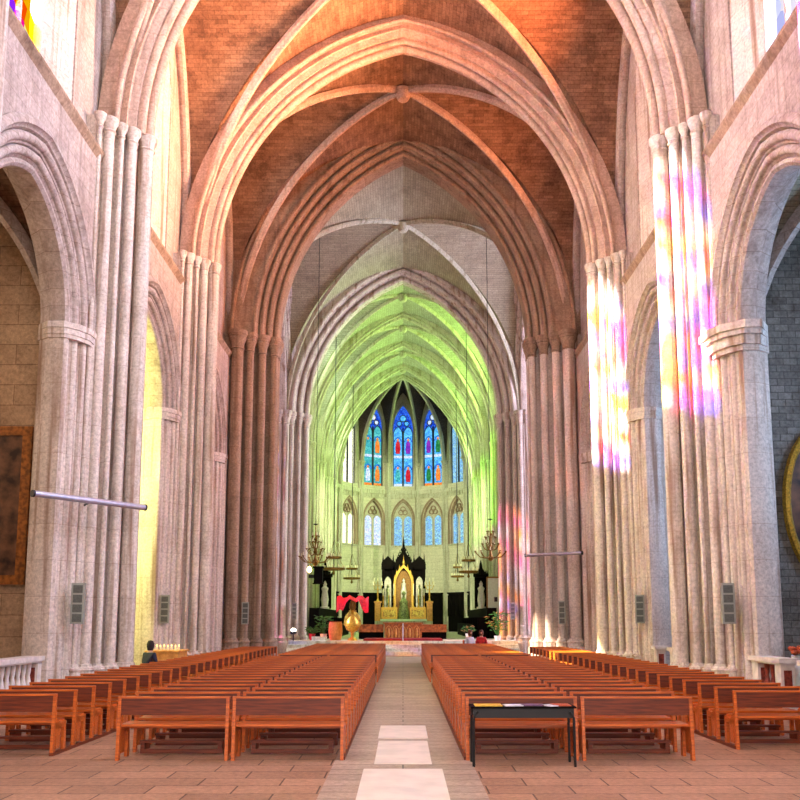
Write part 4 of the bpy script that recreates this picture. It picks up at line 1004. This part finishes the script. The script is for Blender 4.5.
# ------------------------------------------------------------------ people
def skinned(name, verts, edges, radii, mat, parent, sub=1):
    me = bpy.data.meshes.new(name); me.from_pydata(verts, edges, []); me.update()
    o = bpy.data.objects.new(name, me); COL.objects.link(o); o.parent = parent
    o.modifiers.new('skin', 'SKIN'); sl = me.skin_vertices[0] if me.skin_vertices else None
    if sl is None:
        bm = bmesh.new(); bm.from_mesh(me); bm.verts.layers.skin.verify(); bm.to_mesh(me); bm.free(); sl = me.skin_vertices[0]
    for i, r in enumerate(radii): sl.data[i].radius = (r, r); sl.data[i].use_root = (i == 0)
    sb = o.modifiers.new('sub', 'SUBSURF'); sb.levels = sub; sb.render_levels = 2
    me.materials.append(mat); return o
def person(x, y, z, rz, shirt, trousers, hair, lb, seated=True, seat=.46):
    """faces -Y locally"""
    rt = empty('person', (x, y, z), rz); tag(rt, lb, 'person')
    if seated:
        hz = seat+.1; kn = (-.42, hz); an = (-.45, .1)
    else:
        hz = .95; kn = (-.03, .5); an = (.02, .1)
    tz = hz+.5; fwd = -.12
    V = [(0, 0, hz), (0, -.02, hz+.22), (0, -.04, tz-.1), (0, -.05, tz+.02), (0, -.08, tz+.1), (0, -.1, tz+.2), (0, -.11, tz+.29)]
    E = [(0, 1), (1, 2), (2, 3), (3, 4), (4, 5), (5, 6)]; R = [.14, .13, .145, .09, .055, .085, .08]
    for s in (-1, 1):
        i = len(V)
        V += [(s*.17, -.04, tz-.03), (s*.24, -.06, tz-.28), (s*.18, -.28, tz-.38), (s*.15, -.34, tz-.38)]
        E += [(2, i), (i, i+1), (i+1, i+2), (i+2, i+3)]; R += [.065, .045, .035, .03]
        j = len(V)
        V += [(s*.09, -.02, hz-.02), (s*.11, kn[0], kn[1]), (s*.11, an[0], an[1]), (s*.11, an[0]-.16, .04)]
        E += [(0, j), (j, j+1), (j+1, j+2), (j+2, j+3)]; R += [.095, .065, .045, .035]
    skinned('body', V, E, R, M['skin'], rt)
    # shirt
    V = [(0, 0, hz+.02), (0, -.02, hz+.22), (0, -.04, tz-.1), (0, -.05, tz+.02)]; E = [(0, 1), (1, 2), (2, 3)]; R = [.16, .15, .165, .09]
    for s in (-1, 1):
        i = len(V); V += [(s*.17, -.04, tz-.03), (s*.245, -.06, tz-.28), (s*.2, -.2, tz-.35)]; E += [(2, i), (i, i+1), (i+1, i+2)]; R += [.08, .06, .05]
    skinned('shirt', V, E, R, M[shirt], rt)
    V = [(0, 0, hz)]; E = []; R = [.155]
    for s in (-1, 1):
        j = len(V); V += [(s*.09, -.02, hz-.02), (s*.11, kn[0], kn[1]), (s*.11, an[0], an[1]+.02)]; E += [(0, j), (j, j+1), (j+1, j+2)]; R += [.11, .082, .062]
    skinned('trousers', V, E, R, M[trousers], rt)
    b = MB(); b.lathe([(0, .42-.05), (.07, .4-.05), (.105, .32-.05), (.105, .24-.05), (.08, .14-.05), (.0, .12-.05)][::-1], (0, -.066), 12, tz); b.build('hair', M[hair], rt)
    b = MB(); b.lathe([(.0, 0), (.012, .01), (.012, .03), (0, .05)], (0, -.2), 6, tz+.2); b.build('nose', M['skin'], rt)
    for s in (-1, 1): MB().lathe([(0, 0), (.012, .01), (0, .02)], (s*.035, -.19), 6, tz+.26).build('eye', M['black'], rt)
    return rt
def chair(x, y, z, rz, lb):
    rt = empty('wooden_chair', (x, y, z), rz); tag(rt, lb, 'chair', 'wooden chairs before the sanctuary steps')
    b = MB(); b.box(-.22, .22, -.22, .22, .42, .46); b.build('seat', M['wood'], rt, smooth=False)
    b = MB(); b.box(-.22, .22, .19, .22, .6, .95); b.build('backrest', M['wood_dark'], rt, smooth=False)
    for sx in (-1, 1):
        for sy in (-1, 1): b = MB(); b.box(sx*.2-.02, sx*.2+.02, sy*.2-.02, sy*.2+.02, 0, .42 if sy < 0 else .95); b.build('leg', M['wood'], rt, smooth=False)
chair(3.05, 39.6, 0, radians(30), 'wooden chair under the person in a white shirt'); chair(3.65, 40.0, 0, radians(-10), 'wooden chair under the person in a red shirt')
person(3.05, 39.6, 0, radians(30), 'shirt_w', 'trouser', 'hair', 'person in a white shirt sitting at the right of the sanctuary steps')
person(3.65, 40.0, 0, radians(-10), 'shirt_r', 'shirt_r', 'hair', 'person in a red shirt sitting beside the person in white')
# visitors and candle table in the middle left chapel arch
person(-7.15, 24.2, 0, radians(150), 'shirt_n', 'shirt_n', 'hair_d', 'person in a dark coat by the candle table in the middle left arch', seated=True, seat=.35)
rt = empty('stool', (-7.15, 24.2, 0)); tag(rt, 'low dark stool under the person at the candle table', 'stool')
b = MB(); b.box(-.2, .2, -.2, .2, .28, .33); b.build('seat', M['oak'], rt, smooth=False)
for sx in (-1, 1):
    for sy in (-1, 1): b = MB(); b.box(sx*.17-.02, sx*.17+.02, sy*.17-.02, sy*.17+.02, 0, .28); b.build('leg', M['oak'], rt, smooth=False)
rt = empty('candle_table', (-7.0, 25.6, 0)); tag(rt, 'wooden candle table with yellow cloth in the middle left arch', 'table')
b = MB(); b.box(-.5, .5, -.6, .6, .95, 1.0); b.box(-.45, .45, -.55, .55, .6, .95); b.build('tabletop', M['terracotta'], rt, smooth=False)
for sx in (-1, 1):
    for sy in (-1, 1): b = MB(); b.box(sx*.42-.03, sx*.42+.03, sy*.5-.03, sy*.5+.03, 0, .6); b.build('leg', M['oak'], rt, smooth=False)
for k in range(8):
    c = empty('votive_candle', (-7.35+.22*(k % 4), 25.3+.4*(k//4), 1.0)); tag(c, 'small lit votive candle on the candle table', 'candle', 'votive candles on the left table')
    MB().lathe([(.03, 0), (.03, .1)], (0, 0), 8).build('wax', M['candle'], c); MB().lathe([(0, .1), (.012, .12), (0, .16)], (0, 0), 6).build('flame', M['flame'], c)
# red flower bunch on the right rail
rt = empty('flower_bunch', (8.2, 18.0, 0)); tag(rt, 'orange and red flower bunch in a vase by the right marble rail', 'flowers')
MB().lathe([(.12, 0), (.12, .9), (.06, 1.0), (.09, 1.15)], (0, 0), 12).build('vase', M['pot'], rt)
b = MB(); rnd = random.Random(5)
for k in range(16):
    a = rnd.uniform(0, 6.3); r = rnd.uniform(.02, .17); b.lathe([(0, 0), (.05, .03), (.06, .07), (0, .1)], (r*cos(a), r*sin(a)), 6, 1.15+rnd.uniform(0, .12))
b.build('blossoms', M['paper_r'], rt, smooth=False)

# added unseen block, which keeps the low sun off the chapel windows
b = MB(); b.box(-22, -20, -12, 20.5, 0, 15.2); b.box(-22, -20, 20.5, 37, 0, 12.3); struct(b.build('wall_outside', M['tan'], smooth=False), 'added sun blocking slab outside the left chapels')
# ------------------------------------------------------------------ light
def area(loc, rot, sx, sy, power, col, spread=180):
    l = bpy.data.lights.new('window_or_fill_light', 'AREA'); l.shape = 'RECTANGLE'; l.size = sx; l.size_y = sy; l.energy = power; l.color = col; l.spread = radians(spread)
    o = bpy.data.objects.new('window_or_fill_light', l); COL.objects.link(o); o.location = loc; o.rotation_euler = rot; return o
def side(sg, x, y, z, w, h, p, col, tilt=0, spread=180):
    # behind a window of the side wall, shining inward (and a little down)
    return area((sg*x, y, z), (0, radians((90-tilt) * (1 if sg > 0 else -1)), 0), h, w, p, col, spread)
for i, y in enumerate(ARC):
    side(-1, XU+1.0, y, 17.6, 2.2, 6.6, [1600, 2400, 1000, 700][i], (.95, .94, 1), 22, 130)
    side(1, XU+1.0, y, 17.6, 2.2, 6.6, [1500, 2400, 4600, 1700][i], [(.88, .92, 1), (.88, .92, 1), (1, .74, .5), (1, .84, .58)][i], [22, 22, -17, 0][i], [130, 130, 75, 110][i])
    side(-1, 13.3, y, 7.0, 2.2, 5.0, [900, 900, 2400, 900][i], (1, 1, .8) if i == 2 else (1, .9, .8), 8)
    side(1, 13.3, y, 7.0, 2.2, 5.0, 950, (.93, .95, 1), 8)
for sg in (-1, 1):
    side(sg, 17.2, 44.3, 12, 6, 15, 8000 if sg > 0 else 8000, (.97, .94, 1.0), 0)
    for i, y in enumerate([(a+c)/2 for a, c in chb]):
        side(sg, 7.9, y, 18, 3.2 if i < 3 else 2.2, 7, 1000 if sg < 0 else 2500, (.82, 1, .72), 34 if sg < 0 else -10)
# added unseen spots that brighten the lower apse
for sg in (-1, 1):
    l = bpy.data.lights.new('apse_fill_spot', 'SPOT'); l.energy = 13000; l.color = (1, .98, .72); l.spot_size = radians(46); l.spot_blend = .6; l.shadow_soft_size = .0
    o = bpy.data.objects.new('apse_fill_spot', l); COL.objects.link(o); o.location = (sg*4.9, 52.2, 13.0)
    o.rotation_euler = (Vector((-sg*1.0, 82, 7.0))-Vector(o.location)).to_track_quat('-Z', 'Y').to_euler()
# added soft fill from behind the viewpoint, no window modelled there
area((0, -9, 13), (radians(90), 0, 0), 13, 20, 4200, (1, .94, .92))
sun = bpy.data.lights.new('sun', 'SUN'); sun.energy = 85; sun.angle = radians(1.3); sun.color = (1, .95, .9)
so = bpy.data.objects.new('sun', sun); COL.objects.link(so)
so.rotation_euler = Vector((14.2, 3.3, -7.0)).to_track_quat('-Z', 'Y').to_euler()
w = bpy.data.worlds.new('World'); SC.world = w; w.use_nodes = True
bg = w.node_tree.nodes['Background']; bg.inputs[0].default_value = (.9, .93, 1, 1); bg.inputs[1].default_value = 1.0

# ------------------------------------------------------------------ camera
cd = bpy.data.cameras.new('camera'); cam = bpy.data.objects.new('camera', cd); COL.objects.link(cam); SC.camera = cam
cam.location = (0, 0, 1.9); cam.rotation_euler = (radians(90+7.4), 0, 0)
cd.sensor_width = 36; cd.lens = 36*850/800; cd.shift_y = 109/800; cd.shift_x = -3/800; cd.clip_end = 300; cd.clip_start = .05
SC.view_settings.view_transform = 'Standard'; SC.view_settings.look = 'None'; SC.view_settings.gamma = 1
SC.view_settings.exposure = .02
SC.cycles.max_bounces = 8; SC.cycles.diffuse_bounces = 5; SC.cycles.transparent_max_bounces = 16
SC.cycles.sample_clamp_indirect = 6
SC.cycles.use_denoising = True
